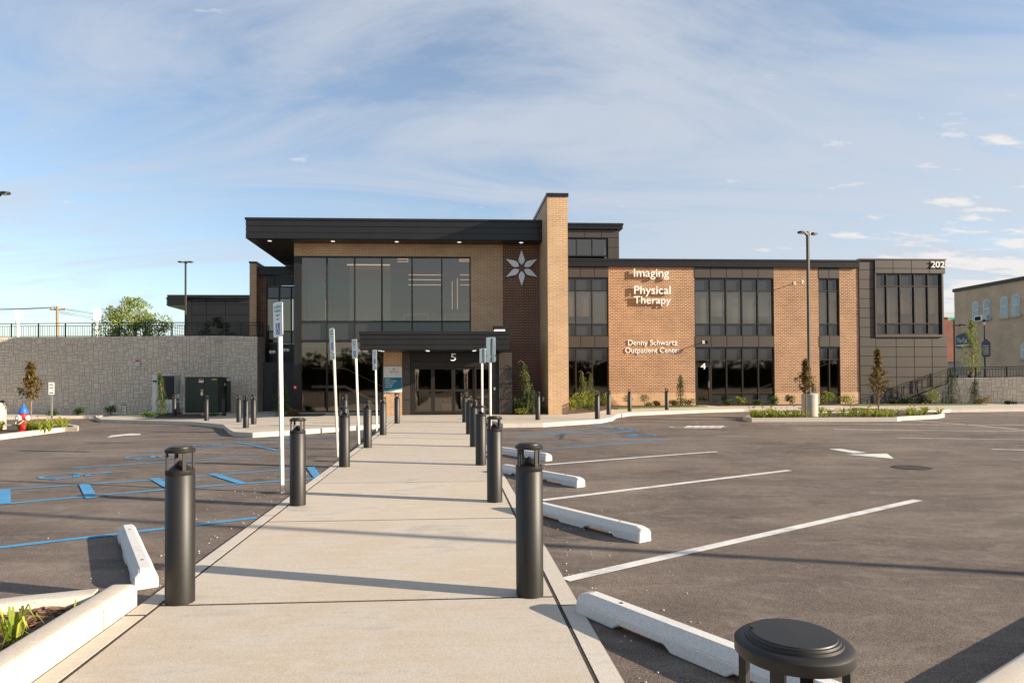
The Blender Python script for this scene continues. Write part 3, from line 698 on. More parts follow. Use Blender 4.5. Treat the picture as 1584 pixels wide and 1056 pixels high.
# brick piers of the right wing, each its own part, with tan base course
def pier(x0, x1):
    o = wall('brick_pier', M['orange'], x0, x1, .72, zr['fb'], YW, YW+.35)
    MB().box(x0, x1, YW-.012, YW+.35, -.3, .715).build('base_course', M['tan'], o)
pier(xw['b'], xw['c']); pier(xw['d'], xw['e']); pier(xw['f'], xw['g'])
for x0, x1, n, door in ((xw['a'], xw['b'], 3, 0), (xw['c'], xw['d'], 5, 1), (xw['e'], xw['f'], 2, 0)):
    x0 += .003; x1 -= .003
    if n == 3: xs_ = [x0, PX(891, YW), PX(916.3, YW), x1]
    else: xs_ = lerp(x0, x1, n)
    nn = {3: 3, 5: 5, 2: 2}[n]
    panels(lerp(x0, x1, nn), [zr['wt']+.003, zr['fb']-.003], YW+.03, M['panel'])
    panels(lerp(x0, x1, nn), [zr['l0']+.003, zr['wb']-.003], YW+.03, M['panel'])
    window('window', xs_, [zr['wb'], zr['s2'], zr['s1'], zr['wt']], YW+.06, 'sgs')
    if door:
        window('window', xs_[1:], [.05, zr['l2'], zr['l1'], zr['l0']], YW+.06, 'sgs')
        window('window', xs_[:2], [2.32, zr['l1'], zr['l0']], YW+.06, 'gs')
        d = MB(); a, b = xs_[0]+.06, xs_[1]-.03
        d.box(a, a+.09, YW+.02, YW+.1, .04, 2.27); d.box(b-.09, b, YW+.02, YW+.1, .04, 2.27); d.box(a+.09, b-.09, YW+.022, YW+.098, 2.17, 2.27); d.box(a+.09, b-.09, YW+.022, YW+.098, .04, .26)
        dd = d.build('door', M['frame'], B_); MB().quad((a+.08, YW+.07, .2), (b-.08, YW+.07, .2), (b-.08, YW+.07, 2.2), (a+.08, YW+.07, 2.2)).build('glass', M['glass'], dd)
        MB().tube([(b-.12, YW-.03, 1.0), (b-.12, YW-.03, 1.35)], .014).build('handle', M['galv'], dd)
        MB().box(a-.08, a-.005, YW+.02, YW+.15, .02, 2.3).box(b+.005, b+.05, YW+.02, YW+.15, .02, 2.3).build('door_frame', M['frame'], B_)
    else: window('window', xs_, [.05, zr['l2'], zr['l1'], zr['l0']], YW+.06, 'sgs')
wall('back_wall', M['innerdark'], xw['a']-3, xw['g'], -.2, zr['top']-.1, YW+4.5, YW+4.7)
wall('floor_slab', M['inner'], xw['a']-3, xw['g'], zr['l0']+.05, zr['wb']-.05, YW+.4, YW+4.5)
wall('roof', M['roof'], xw['a']-3, xw['g'], zr['fb'], zr['top']-.15, YW+.36, YW+8)
fascia('roof_fascia', xw['a']-1.5, xw['g']-.002, zr['fb']+.003, zr['top'], YW-.16, YW+.3, 3, sides=False)
# pale blinds behind some upper panes
for a, b in ((1077, 1096), (1100, 1121), (1125, 1146), (1150, 1171), (1175, 1194), (882, 890), (893, 914), (919, 938), (1269, 1281), (1285, 1296)):
    MB().box(PX(a, YW), PX(b, YW), YW+.35, YW+.37, zr['s2']+.45 if random.random() < .4 else zr['s2']+.02, zr['s1']-.02).build('blind', M['inner'], B_)

# --- corner block carrying 202
x0, x1 = xw['g']+.003, PX(1464.5, YW)
xb = PX(1353.5, YW); xe = PX(1459.5, YW-.5)
z202 = {k: PZ(1400, v, YW) for k, v in dict(top=400.5, hb=423.5, w0=430, s1=443.5, s2=500.5, wb=517, bb=519).items()}
panels([x0, xb], lerp(0, z202['top']-.1, 15), YW, M['panel'])
panels([xb, PX(1385, YW), PX(1413, YW), PX(1440.5, YW), x1], [0, .95, 1.5+.03, 2.05+.05, 2.7, 3.25, z202['bb']], YW+.01, M['panel'])
# projecting bay
yb = YW-.09
bx0, bx1 = PX(1353.5, yb), PX(1459.3, yb)
zb_ = {k: PZ(1400, v, yb) for k, v in dict(top=400.5, hb=423, s1=442.5, s2=500.3, wb=517.5, bb=520.5).items()}
panels([bx0, PX(1381.5, yb), PX(1410, yb), PX(1438, yb), bx1+.13], [zb_['hb'], zb_['hb']+.5 if 0 else zb_['hb']+.28, zb_['top']-.07], yb, M['panel'])
MB().box(bx0-.9, bx1+.17, yb-.08, YW+6, zb_['top']-.07, zb_['top']).build('parapet_cap', M['panel'], B_)
MB().box(bx0, bx1, yb-.05, YW-.003, zb_['bb']-.02, zb_['wb']).build('bay_sill', M['panel'], B_)
MB().box(bx0, bx0+.06, yb-.05, YW-.055, zb_['wb']+.003, zb_['hb']-.003).build('bay_jamb', M['panel'], B_)
MB().box(bx1-.1, bx1, yb-.05, YW-.01, zb_['wb']+.003, zb_['hb']-.003).build('bay_jamb', M['panel'], B_)
MB().box(bx0+.1, bx1-.1, yb+.11, YW+.1, zb_['hb'], zb_['top']-.1).build('bay_roof', M['panel'], B_)
wx = [bx0+.065]+[PX(v, yb) for v in (1372.5, 1393.3, 1415.3, 1436.5)]+[bx1-.105]
window('window', wx, [zb_['wb']+.004, zb_['s2'], zb_['s1'], zb_['hb']-.004], yb+.035, 'sgs')
wall('side_wall', M['panel'], x1-.1, x1, 0, z202['bb'], YW+.14, YW+8)
wall('upper_side_wall', M['panel'], bx1-.1, bx1, z202['bb']+.003, z202['hb']+.3, YW+.14, YW+8)
wall('back_wall', M['innerdark'], x0, x1-.12, 0, z202['top']-.2, YW+4.5, YW+4.7)
wall('roof', M['roof'], x0, bx1-.12, z202['top']-.5, z202['top']-.3, YW+.15, YW+4.4)
for a, b in ((1357, 1371), (1375, 1391), (1396, 1413), (1418, 1434), (1440, 1453)):
    MB().box(PX(a, YW), PX(b, YW), yb+.4, yb+.42, zb_['s2']+(.03 if a in (1375, 1418) else .6), zb_['s1']).build('blind', M['inner'], B_)

# --- clerestory above
yc = 40.
cz = {k: PZ(920, v, yc) for k, v in dict(top=346.5, cb=355.5, wt=368, wb=396).items()}
cx0, cx1 = PX(840, yc), PX(958.5, yc)
panels([cx0+.8, PX(905, yc), PX(931, yc), cx1], [cz['wt'], cz['cb']], yc, M['panel'])
panels([PX(941, yc), cx1], [zr['top']-.3, PZ(940, 383, yc), cz['wt']], yc, M['panel'])
wall('side_wall', M['panel'], cx1-.1, cx1-.01, zr['top']-.3, cz['cb'], yc+.15, yc+6)
window('clerestory_window', [PX(858, yc), PX(893, yc), PX(917, yc), PX(940.5, yc)], [cz['wb'], cz['wt']-.003], yc+.05, 'g')
fascia('roof_fascia', cx0, PX(963, yc), cz['cb']+.003, cz['top'], yc-.25, yc+6, 2, .12)
wall('back_wall', M['innerdark'], cx0, cx1-.2, zr['top']-.3, cz['cb'], yc+3, yc+3.1)

# --- tall tan fin
fz = PZ(860, 304, 27.9)
fin = wall('tall_fin', M['tan'], 4.20, 5.07, -.3, fz, 27.9, 36.3)
MB().box(4.16, 5.11, 27.85, 36.34, fz+.002, fz+.14).build('coping', M['fascia'], fin)

# --- main glass block
bz = {k: PZ(600, v, YB) for k, v in dict(soff=373.5, hb=396.5, tb=497, s2=527, b=638.5).items()}
bz['soff'] = PZ(380, 369, YF)
X0, X1 = PX(455, YB), PX(728.3, YB)
wall('tan_brick_header', M['tan'], X0, X1, bz['hb'], bz['soff']-.003, YB, YB+.35)
wall('tan_brick_wall', M['tan'], X1+.001, PX(778, YB), 2.6, bz['soff']-.003, YB+.001, YB+.351)
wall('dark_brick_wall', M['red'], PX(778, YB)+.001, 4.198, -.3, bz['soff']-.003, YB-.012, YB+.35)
wall('corner_post', M['dark'], X0, PX(464, YB), -.2, bz['hb']-.003, YB-.02, YB+.35)
wall('side_wall', M['dark'], X0, X0+.1, -.2, bz['hb']-.003, YB+.36, YW-.03)
wall('side_brick_header', M['tan'], X0, X0+.3, bz['hb'], bz['soff']-.003, YB+.36, YW+3)
wx = [PX(v, YB) for v in (464.2, 505.5, 548.5, 590.7, 637.5, 683.6)]+[X1-.003]
window('curtain_wall', wx, [2.75, bz['s2'], bz['tb'], bz['hb']-.003] if 0 else [bz['s2'], bz['tb'], bz['hb']-.003], YB+.02, 'sg', mull=.06)
gx = [PX(v, YB) for v in (464.2, 505.5, 548.5, 592)]
window('curtain_wall', [gx[0], gx[1]+.0, gx[3]], [.06, bz['s2']-.003], YB+.02, 'g', mull=.06)
MB().box(X0, -2.2, YB-.05, YB+.3, -.25, .055).build('plinth', M['kerb'], B_)
# main roof with deep overhang
rx0, rx1 = PX(380, YF), 4.195
MB().box(rx0+.06, rx1, YF+.1, 42, bz['soff'], bz['soff']+.5).build('roof', M['fascia'], B_)
rt = PZ(600, 338.2, YF)
fascia('roof_fascia', rx0, rx1, bz['soff']+.001, rt, YF, YF+.1-.002+.0, 3, .1, sides=False)
sf = MB()
h_ = (rt-.1-bz['soff'])/3
for i in range(3): sf.box(rx0+.012*(i % 2), rx0+.055, YF+.1, 42, bz['soff']+h_*i+.02, bz['soff']+h_*(i+1)-.004)
sf.box(rx0-.03, rx1, YF+.1, 42, rt-.1, rt-.002); sf.build('side_fascia', M['fascia'], B_)
for px in (417, 515, 614, 711, 807):
    x = PX(px, YF+.42); o = MB().lathe([(.0, 0), (.085, 0), (.09, .01), (.09, .03)], (x, YF+.45, bz['soff']-.012), 16, caps=False).build('recessed_light', M['spot'], B_)
o = MB().lathe([(.0, 0), (.085, 0), (.09, .01), (.09, .03)], (X0-.55, 33.5, bz['soff']-.012), 16, caps=False).build('recessed_light', M['spot'], B_)
# interior of the glass block
wall('floor_slab', M['inner'], X0+.2, 4.1, bz['s2']-.25, bz['s2']+.1, YB+.5, YW+1)
wall('interior_wall', M['inner'], X0+.2, 4.1, bz['s2']+.1, bz['soff'], YB+7, YB+7.2)
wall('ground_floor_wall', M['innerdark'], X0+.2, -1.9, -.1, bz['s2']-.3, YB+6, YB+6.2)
wall('interior_bulkhead', M['innerlight'], PX(541, YB+3), PX(604, YB+3), bz['tb']-.4, PZ(570, 413, YB+3), YB+3, YB+3.3)
wall('interior_partition', M['inner'], PX(466, YB+2), PX(500, YB+2), bz['tb']-.4, bz['hb'], YB+2.5, YB+2.6)
lm = MB(); yl = YB+3.2
def strip_l(p0, p1, Y, w=.022):
    a, b = P(*p0, Y), P(*p1, Y); lm.box(min(a[0], b[0])-.01, max(a[0], b[0])+.01, Y, Y+.05, min(a[1], b[1])-w/2, max(a[1], b[1])+w/2)
strip_l((537, 409.5), (603, 409.5), YB+2.9, .05)
for y in (425, 432.5, 440.5): strip_l((632, y), (682, y), yl); strip_l((712, y), (726, y), yl)
strip_l((615, 400.5), (631, 400.5), YB+2); strip_l((615, 404.5), (631, 404.5), YB+2); strip_l((631, 401.5), (631, 403.5), YB+2)
strip_l((711, 401), (726, 401), YB+2); strip_l((711, 404), (726, 404), YB+2); strip_l((711, 401.5), (711, 403.5), YB+2)
strip_l((699.5, 435), (699.5, 478), YB+2.5, .0); strip_l((707.5, 430), (707.5, 478), YB+2.6, .0)
lm.build('strip_lights', M['lit'], B_)
fm = MB()
for a, b in ((625, 662), (688, 723)):
    fm.box(PX(a, YB+3), PX(b, YB+3), YB+3, YB+3.04, PZ(650, 487, YB+3), PZ(650, 485, YB+3))
    for q in (a, b): fm.box(PX(q, YB+3)-.03, PX(q, YB+3)+.03, YB+3, YB+3.04, PZ(650, 495, YB+3), PZ(650, 487.2, YB+3))
fm.build('interior_glazed_screen', M['innerlight'], B_)
# stair inside the ground floor glass
st = MB(); a = P(482, 600, YB+2); b = P(534, 600, YB+2); c = P(592, 628, YB+2)
st.quad((a[0], YB+2, a[1]), (b[0], YB+2, b[1]), (b[0], YB+2, b[1]+.13), (a[0], YB+2, a[1]+.13)); st.quad((b[0], YB+2, b[1]), (c[0], YB+2, c[1]), (c[0], YB+2, c[1]+.13), (b[0], YB+2, b[1]+.13))
for dz in (.95,): st.tube([(a[0], YB+2, a[1]+dz), (b[0], YB+2, b[1]+dz), (c[0], YB+2, c[1]+dz)], .02)
st.xf(Matrix.Identity(4)); st.build('staircase', M['white'], B_)

# --- entrance canopy and vestibule
cz0, cz1 = PZ(680, 541.3, YC), PZ(680, 512.3, YC)
cxa, cxb = PX(556, YC), PX(790.5, YC)
fascia('entrance_canopy', cxa, cxb-.06, cz0, cz1, YC, YV+2.1, 3, .12, sides=True)
for px, Y in ((587.5, YC+.4), (592, YC+.9), (661, YC+.4), (662, YC+.9), (734, YC+.4), (733, YC+.9)):
    MB().lathe([(.0, 0), (.07, 0), (.075, .008), (.075, .02)], (PX(px, Y), Y, cz0-.01), 16, caps=False).build('canopy_downlight', M['spot'], B_)
vz = cz0-.003
pil = wall('entrance_pillar', M['tan'], PX(593, YV), PX(622, YV), -.05, vz, YV, YB-.03)
wall('side_return', M['dark'], PX(593, YV)-.06, PX(593, YV)-.003, -.05, vz, YV+.3, YB)
panels([PX(622, YV)+.003, PX(634.5, YV)], [0, .66, 1.3, 1.95, vz], YV+.04, M['panel'])
panels([PX(770.8, YV), PX(792, YV)], [0, .66, 1.3, 1.96, vz], YV+.04, M['panel'])
wall('entrance_side', M['panel'], PX(792, YV)-.06, PX(792, YV), 0, vz-.003, YV+.17, YB-.02)
panels([PX(634.5, YV)+.003, PX(770.5, YV)], [2.28, vz], YV+.06, M['dark'])
wall('black_jamb', M['black'], PX(759, YV), PX(770.5, YV), .0, 2.277, YV+.05, YV+.3)
# sliding glass doors
fr = MB(); yd = YV+.12; dx0, dx1 = PX(634.5, YV)+.004, PX(759, YV)-.004
fr.box(dx0, dx0+.13, yd-.05, yd+.12, 0, 2.27); fr.box(dx1-.05, dx1, yd-.05, yd+.12, 0, 2.27); fr.box(dx0+.13, dx1-.05, yd-.05, yd+.12, 2.05, 2.27)
fr.build('door_frame', M['frame'], B_)
lx = [PX(v, yd) for v in (639, 669.2, 701, 733.5, 758)]
for i in range(4):
    a, b = lx[i]+.004, lx[i+1]-.004; d = MB(); y = yd+(.0 if i in (0, 3) else .05)-.02
    for q in (a, b-.075): d.box(q, q+.075, y, y+.05, .03, 2.045)
    d.box(a+.075, b-.075, y+.001, y+.049, 1.95, 2.045); d.box(a+.075, b-.075, y+.001, y+.049, .03, .17); d.box(a+.075, b-.075, y+.001, y+.049, 1.0, 1.09)
    dd = d.build('sliding_door', M['frame'], B_)
    MB().quad((a+.07, y+.03, .16), (b-.07, y+.03, .16), (b-.07, y+.03, 1.01), (a+.07, y+.03, 1.01)).quad((a+.07, y+.03, 1.08), (b-.07, y+.03, 1.08), (b-.07, y+.03, 1.96), (a+.07, y+.03, 1.96)).build('glass', M['glass'], dd)
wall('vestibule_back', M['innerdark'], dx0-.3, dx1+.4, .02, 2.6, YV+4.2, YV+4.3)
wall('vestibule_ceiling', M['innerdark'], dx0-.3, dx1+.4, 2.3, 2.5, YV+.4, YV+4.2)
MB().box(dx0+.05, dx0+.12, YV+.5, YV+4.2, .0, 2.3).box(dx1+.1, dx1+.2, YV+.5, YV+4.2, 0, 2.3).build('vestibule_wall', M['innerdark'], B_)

# --- left wing behind (same plane as the right wing)
ZL = lambda y: PZ(420, y, YW)
wall('brick_pier', M['tan'], PX(386, YW-.4), PX(396.6, YW-.4), -.5, ZL(412)+.1, YW-.4, YW+5)
MB().box(PX(385, YW-.42), PX(397.5, YW-.42), YW-.45, YW+5, ZL(412)+.103, ZL(410)+.12).build('coping', M['fascia'], B_)
wall('dark_brick_pier', M['red'], PX(396.8, YW), PX(411.5, YW), -.5, ZL(426), YW, YW+.3)
lx0, lx1 = PX(411.5, YW)+.004, X0+.4
panels([lx0, PX(424.5, YW), PX(455, YW), lx1+.3], [ZL(441), ZL(426.5)], YW+.04, M['dark'])
window('window', [lx0, PX(431.5, YW), PX(450, YW), lx1+.3], [ZL(531), ZL(512), ZL(461), ZL(442)], YW+.06, 'sgs')
panels([lx0, PX(440, YW), lx1+.3], [-.3, .9, 1.9, 2.7, ZL(531.5)], YW+.05, M['dark'])
fascia('roof_fascia', PX(397, YW), lx1+.3, ZL(426)+.003, ZL(413), YW-.2, YW+.3, 3, sides=False)
for a, b in ((415, 429.5), (433.5, 448.5), (451.5, 456)): MB().box(PX(a, YW), PX(b, YW), YW+.3, YW+.32, ZL(511), ZL(461.5)).build('blind', M['inner'], B_)
# side door in the dark recess
sy = YW-.9
wall('recess_wall', M['dark'], PX(403, sy), X0+.3, -.4, ZL(561), sy, YW-.02)
dd = wall('side_door', M['black'], PX(420.5, sy), PX(432, sy), -.2, 1.95, sy-.04, sy-.002); MB().lathe([(.03, 0), (.03, .04)], (0, 0, 0), 10).xf(Matrix.Translation((PX(431, sy), sy-.045, .95)) @ Matrix.Rotation(R_(90), 4, 'X')).build('handle', M['galv'], dd)
# dark block standing on the terrace, with its own small canopy
YD = 46.; TZ = 3.75
ZD = lambda y: PZ(330, y, YD)
panels([PX(v, YD) for v in (296, 319.5, 349, 388)], [TZ-.5, ZD(503), ZD(487), ZD(471), ZD(461.5)], YD, M['dark'])
wall('corner_post', M['dark'], PX(289.5, YD), PX(295.8, YD), TZ-.5, ZD(460), YD-.12, YD+.2)
MB().box(PX(256, YD-.6), PX(388, YD-.2), YD-.35, YD+5, ZD(461)+.003, ZD(457)).build('parapet_cap', M['fascia'], B_)
fascia('roof_fascia', PX(257.5, YD-.3), PX(289, YD-.3), ZD(473.5), ZD(461), YD-.3, YD+5, 3, .06)
MB().box(PX(259, YD)+.1, PX(289, YD), YD-.25, YD+4.8, ZD(473.5)-.03, ZD(473.5)-.003).build('soffit', M['offwhite'], B_)

# ------------------------------------------------------------------ lettering and emblem on the building
def sign_text(name, s, mat, px0, px1, pyb, pyt, Y, ext, label, grp=None):
    x0, z0 = P(px0, pyb, Y); x1, z1 = P(px1, pyt, Y)
    o = text(name, s, mat, None, x0, z0, z1-z0, Y, x1-x0, ext)
    return tag(o, label, 'lettering', grp)
yt = YW-.13
sign_text('wall_lettering', 'Imaging', M['letter'], 980.5, 1034.5, 428, 415.5, yt, .035, 'raised white word Imaging at top of the orange brick')
sign_text('wall_lettering', 'Physical', M['letter'], 981, 1037, 454.5, 442, yt, .035, 'raised white word Physical on the orange brick')
sign_text('wall_lettering', 'Therapy', M['letter'], 980.5, 1037.5, 469.5, 458, yt, .035, 'raised white word Therapy on the orange brick')
sign_text('wall_lettering', 'Denny Schwartz', M['letter'], 971.5, 1047.5, 533.8, 525.5, YW-.03, .02, 'smaller white line reading Denny Schwartz')
sign_text('wall_lettering', 'Outpatient Center', M['letter'], 967, 1052.5, 545.8, 537.3, YW-.03, .02, 'smaller white line reading Outpatient Center')
sign_text('building_number', '202', M['letter'], 1440, 1460.5, 413.8, 404.3, yb-.1, .03, 'white number 202 at top right corner of the clinic')
sign_text('door_number', '5', M['letter'], 697.3, 705.2, 558, 546.5, YC+.35, .03, 'white number 5 hanging over the entrance doors')
sign_text('door_number', '4', M['letter'], 1083.8, 1091.5, 570.6, 561.2, YW, .02, 'white number 4 above the narrow glass door')
em = empty('star_emblem', (PX(807, YB), YB-.09, PZ(807, 415, YB)), cat='emblem', label='silver six-petalled star emblem on the dark brick wall')
R0 = 28/1024*YB*1.0
for k in range(6):
    a = R_(90+60*k); prof = [(.17, 0), (.24, .075), (.32, .135), (.42, .17), (.52, .16), (1.0, .0)]
    pts = [(r*R0, w*R0) for r, w in prof]+[(r*R0, -w*R0) for r, w in prof[-2:0:-1]]
    q = [(r*math.cos(a)-w*math.sin(a), r*math.sin(a)+w*math.cos(a)) for r, w in pts]
    mb = MB(); n = len(q); mb.v = [(x, -.04, z) for x, z in q]+[(x, .02, z) for x, z in q]
    mb.f = [tuple(range(n)), tuple(range(2*n-1, n-1, -1))]+[(i, (i+1) % n, (i+1) % n+n, i+n)[::-1] for i in range(n)]
    mb.build('petal', M['star'], em)
# entrance sign board
sx0, sz0 = P(593.4, 607, YV-.05); sx1, sz1 = P(621.6, 566.3, YV-.05); w_, h_ = sx1-sx0, sz1-sz0
es_ = empty('entrance_sign', (sx0, YV-.03, sz0), cat='sign', label='white and teal directory sign on the pillar left of the doors')
MB().box(0, w_, -.02, .028, 0, h_).build('board', M['offwhite'], es_)
MB().quad((0.004, -.0215, .12*h_*.5), (w_*.5, -.0215, .09*h_+.03), (w_-.004, -.0215, .14*h_), (w_-.004, -.0215, .575*h_), (.004, -.0215, .575*h_)).build('teal_field', M['teal'], es_)
MB().quad((0.004, -.0225, .03*h_+.01), (w_*.5, -.0225, .085*h_+.02), (w_-.004, -.0225, .12*h_), (w_-.004, -.0225, .175*h_), (w_*.5, -.0225, .13*h_+.02)).build('pale_teal_wave', M['teal2'], es_)
for k, s in enumerate(('Imaging', 'Physical Therapy', 'Primary Care', 'Cardiology', 'OB-GYN')):
    text('lettering', s, M['letter'], es_, .09*w_, h_*(.505-k*.079), .045*h_, -.026, None, .002)
text('lettering', 'BEACON', M['ink'], es_, w_*.57, h_*.77, .042*h_, -.024, w_*.46, .002, 'CENTER')
text('lettering', 'Three Rivers Health', M['ink'], es_, w_*.5, h_*.65, .025*h_, -.024, w_*.74, .002, 'CENTER') if 0 else None
sm = MB()
for k in range(6):
    a = R_(90+60*k); c, s = math.cos(a), math.sin(a); f = lambda r, w: (w_*.56+(r*c-w*s)*.06*h_, -.024, h_*.885+(r*s+w*c)*.06*h_)
    sm.quad(f(.2, 0), f(.45, .18), f(1, 0), f(.45, -.18))
sm.build('emblem', M['ink'], es_)

# wall devices
def dome_cam(x, y, z, label, arm=.45, mat=None):
    t = empty('security_camera', (x, y, z), cat='camera', label=label)
    MB().tube([(0, 0, 0), (0, -arm*.6, .02), (0, -arm, 0)], .025, 8).build('arm', M['offwhite'], t)
    MB().lathe([(.0, -.13), (.055, -.11), (.075, -.06), (.08, -.02), (.095, 0), (.1, .05), (.05, .09), (0, .1)], (0, -arm, -.03), 16, caps=False).build('housing', mat or M['offwhite'], t, smooth=True)
    MB().box(-.07, .07, -.02, 0, -.08, .08).build('mounting_plate', M['offwhite'], t)
x, z = P(1229, 438, YW); dome_cam(x, YW-.004, z, 'white security camera on an arm high on the orange brick', .75)
x, z = P(1088, 529, YW); dome_cam(x, YW-.02, z, 'dark floodlight on the panels above door four', .45, M['black'])
x, z = P(411.5, 549, sy); 
def flood(px, py, Y, label):
    x, z = P(px, py, Y); t = empty('wall_light', (x, Y-.03, z), cat='light', label=label, group='white wall floodlights by the side door')
    MB().lathe([(.0, .0), (.07, .01), (.10, .10), (.06, .16), (.0, .18)], (-.1, -.12, 0), 10, caps=False).xf(Matrix.Rotation(R_(25), 4, 'Y')).build('lamp_head', M['white'], t)
    MB().lathe([(.0, .0), (.07, .01), (.10, .10), (.06, .16), (.0, .18)], (.14, -.12, 0), 10, caps=False).xf(Matrix.Rotation(R_(-15), 4, 'Y')).build('lamp_head', M['white'], t)
    MB().box(-.1, .1, -.06, .02, -.05, .06).build('mount', M['black'], t)
flood(422, 548, sy, 'pair of white floodlights left of the near sign pole'); flood(443.5, 545, sy, 'pair of white floodlights right of the near sign pole')
x, z = P(456, 599, YB+.0); t = empty('alarm_box', (PX(456, YB)+.03, YB-.03, PZ(456, 599, YB)), cat='alarm', label='small red alarm box on the dark corner post')
MB().box(-.07, .07, -.05, 0, -.09, .09).build('box', M['redsign'], t); MB().quad((-.03, -.052, -.03), (.03, -.052, -.03), (.03, -.052, .04), (-.03, -.052, .04)).build('label', M['white'], t)
t = empty('canopy_camera', (PX(561, YC), YC+.3, PZ(561, 540, YC)), cat='camera', label='white box camera on a bracket at the left end of the canopy')
MB().box(-.02, .18, -.12, .05, -.09, .10).build('housing', M['white'], t, bevel=.01); MB().tube([(-.2, .1, -.02), (0, 0, 0)], .02).build('bracket', M['galv'], t); MB().box(-.22, -.14, .0, .1, -.08, .04).build('mount', M['white'], t)
t = empty('canopy_lamp', (PX(776, 27), 27., cz1), cat='light', label='black box lamp with pale face standing on the entrance canopy')
MB().box(-.34, .33, 0, .4, .14, .28).box(.12, .33, .01, .4, 0, .14).build('housing', M['black'], t); MB().quad((-.36, -.02, .0), (.14, -.02, .0), (.14, .01, .16), (-.28, .01, .16)).build('lamp_face', M['white'], t)
x, z = P(842.5, 621, 27.9); MB_ = 0
t = empty('outlet_box', (4.18, 29.2, .62), cat='outlet', label='small white outlet box low on the side of the tan fin')
MB().box(-.05, .015, -.07, .07, -.1, .1).build('cover', M['white'], t, bevel=.01)
x, z = P(772.5, 601, YV-.02)
t = empty('door_button', (PX(764.5, YV), YV+.02, PZ(764, 601, YV)), cat='button', label='small silver push plate right of the sliding doors'); MB().box(-.035, .035, -.02, .02, -.06, .06).build('plate', M['galv'], t)
# small things seen through the doors
t = empty('tote_bag', (PX(692.5, YV+.8), YV+.8, .02), cat='bag', label='cream canvas tote bag standing inside the entrance doors')
bg_ = MB(); bg_.v = [(-.2, -.08, .1), (.2, -.08, .06), (.22, -.1, .42), (-.26, -.1, .46), (-.2, .08, .1), (.2, .08, .06), (.2, .08, .42), (-.24, .08, .46)]; bg_.f = [(0, 1, 2, 3), (5, 4, 7, 6), (1, 5, 6, 2), (4, 0, 3, 7), (4, 5, 1, 0)]
bg_.build('bag_body', M['cream'], t); MB().tube([(-.1, -.1, .4), (-.08, -.1, .6), (.08, -.1, .6), (.1, -.1, .38)], .012).build('handle', M['cream'], t)
t = empty('red_umbrella', (PX(687, YV+.9), YV+.9, .02), cat='umbrella', label='folded red umbrella leaning inside the entrance doors'); MB().tube([(0, 0, .35), (0, 0, .55), (.02, 0, .95)], [.02, .05, .01], 8).build('canopy', M['redsign'], t); MB().tube([(0, 0, .0), (0, 0, .35)], .01, 5).build('tip', M['black'], t)

# ------------------------------------------------------------------ cast-stone retaining walls
def ashlar(name, a, b, z0, z1, u=.072, seed=1, label='', cap=False, thick=.6, zt=None):
    rnd = random.Random(seed); a, b = Vector(a), Vector(b); d = b-a; Ln = d.length; d.normalize(); nrm = Vector((d.y, -d.x))
    t = empty(name, cat='wall', label=label)
    nx_, nz_ = int(Ln/(u*1.25)), int((z1-z0)/u); occ = [[0]*nz_ for _ in range(nx_)]; mb = MB(); ux, uz = Ln/nx_, (z1-z0)/nz_
    top = lambda s: (z1 if zt is None else z1+(zt-z1)*s/Ln)
    def W(s, z, o): p = a+d*s+nrm*(o+.0); k = (z-z0)/(z1-z0); return (p.x, p.y, z0+k*(top(s)-z0))
    cells = [(i, j) for i in range(nx_) for j in range(nz_)]; 
    for j in range(nz_):
        for i in range(nx_):
            if occ[i][j]: continue
            w = rnd.choice((2, 2, 3, 3, 4, 5)); h = rnd.choice((1, 1, 2, 2, 2, 3, 4)); 
            if h >= 3: w = min(w, 3)
            w = min(w, nx_-i); h = min(h, nz_-j)
            for q in range(w):
                if occ[i+q][j]: w = q; break
            for q in range(w):
                for r in range(h): occ[i+q][j+r] = 1
            g = .009; s0, s1, q0, q1 = i*ux+g*rnd.uniform(.3, 1), (i+w)*ux-g*rnd.uniform(.3, 1), z0+j*uz+g*rnd.uniform(.3, 1), z0+(j+h)*uz-g*rnd.uniform(.3, 1)
            o = rnd.uniform(.004, .018); e = .010; jt = [rnd.uniform(-.005, .005) for _ in range(8)]; n = len(mb.v)
            mb.v += [W(s0, q0, -.006), W(s1, q0, -.006), W(s1, q1, -.006), W(s0, q1, -.006), W(s0+e+jt[0], q0+e+jt[1], o+jt[2]), W(s1-e+jt[3], q0+e+jt[4], o+jt[5]), W(s1-e+jt[1], q1-e+jt[6], o+jt[7]), W(s0+e+jt[6], q1-e+jt[3], o+jt[4])]
            mb.f += [tuple(n+k for k in f) for f in ((4, 5, 6, 7), (0, 1, 5, 4), (1, 2, 6, 5), (2, 3, 7, 6), (3, 0, 4, 7))]
    mb.build('stone_face', M['wallstone'], t)
    c = MB(); c.v = [W(0, z0-.4, 0), W(Ln, z0-.4, 0), W(Ln, z1, 0), W(0, z1, 0), W(0, z0-.4, -thick), W(Ln, z0-.4, -thick), W(Ln, z1, -thick), W(0, z1, -thick)]
    c.f = [(0, 1, 2, 3), (5, 4, 7, 6), (1, 5, 6, 2), (4, 0, 3, 7), (3, 2, 6, 7), (4, 5, 1, 0)]; c.build('core', M['groove'], t); return t
WA, WB_, WC = (-27.5, 33.6), (-12.05, 36.0), (-10.0, 35.2)
zt0, zt1 = 3.75, PZ(347, 519, 36.0)
ashlar('retaining_wall', (-30, 36.0), WB_, -.35, 3.80, seed=3, label='long pale cast-stone retaining wall behind the cabinets', zt=zt1)
ashlar('retaining_wall', WB_, WC, -.35, zt1, seed=4, label='short cast-stone retaining wall piece against the clinic', zt=zt1-.1)
RA, RB = (PX(1466, 36.7), 36.7), (40.0, 32.3)
zra = PZ(1470, 584.5, 37.2)
ashlar('retaining_wall', RA, RB, -.1, zra, seed=8, label='low pale stone retaining wall right of the clinic', zt=zra+.12)
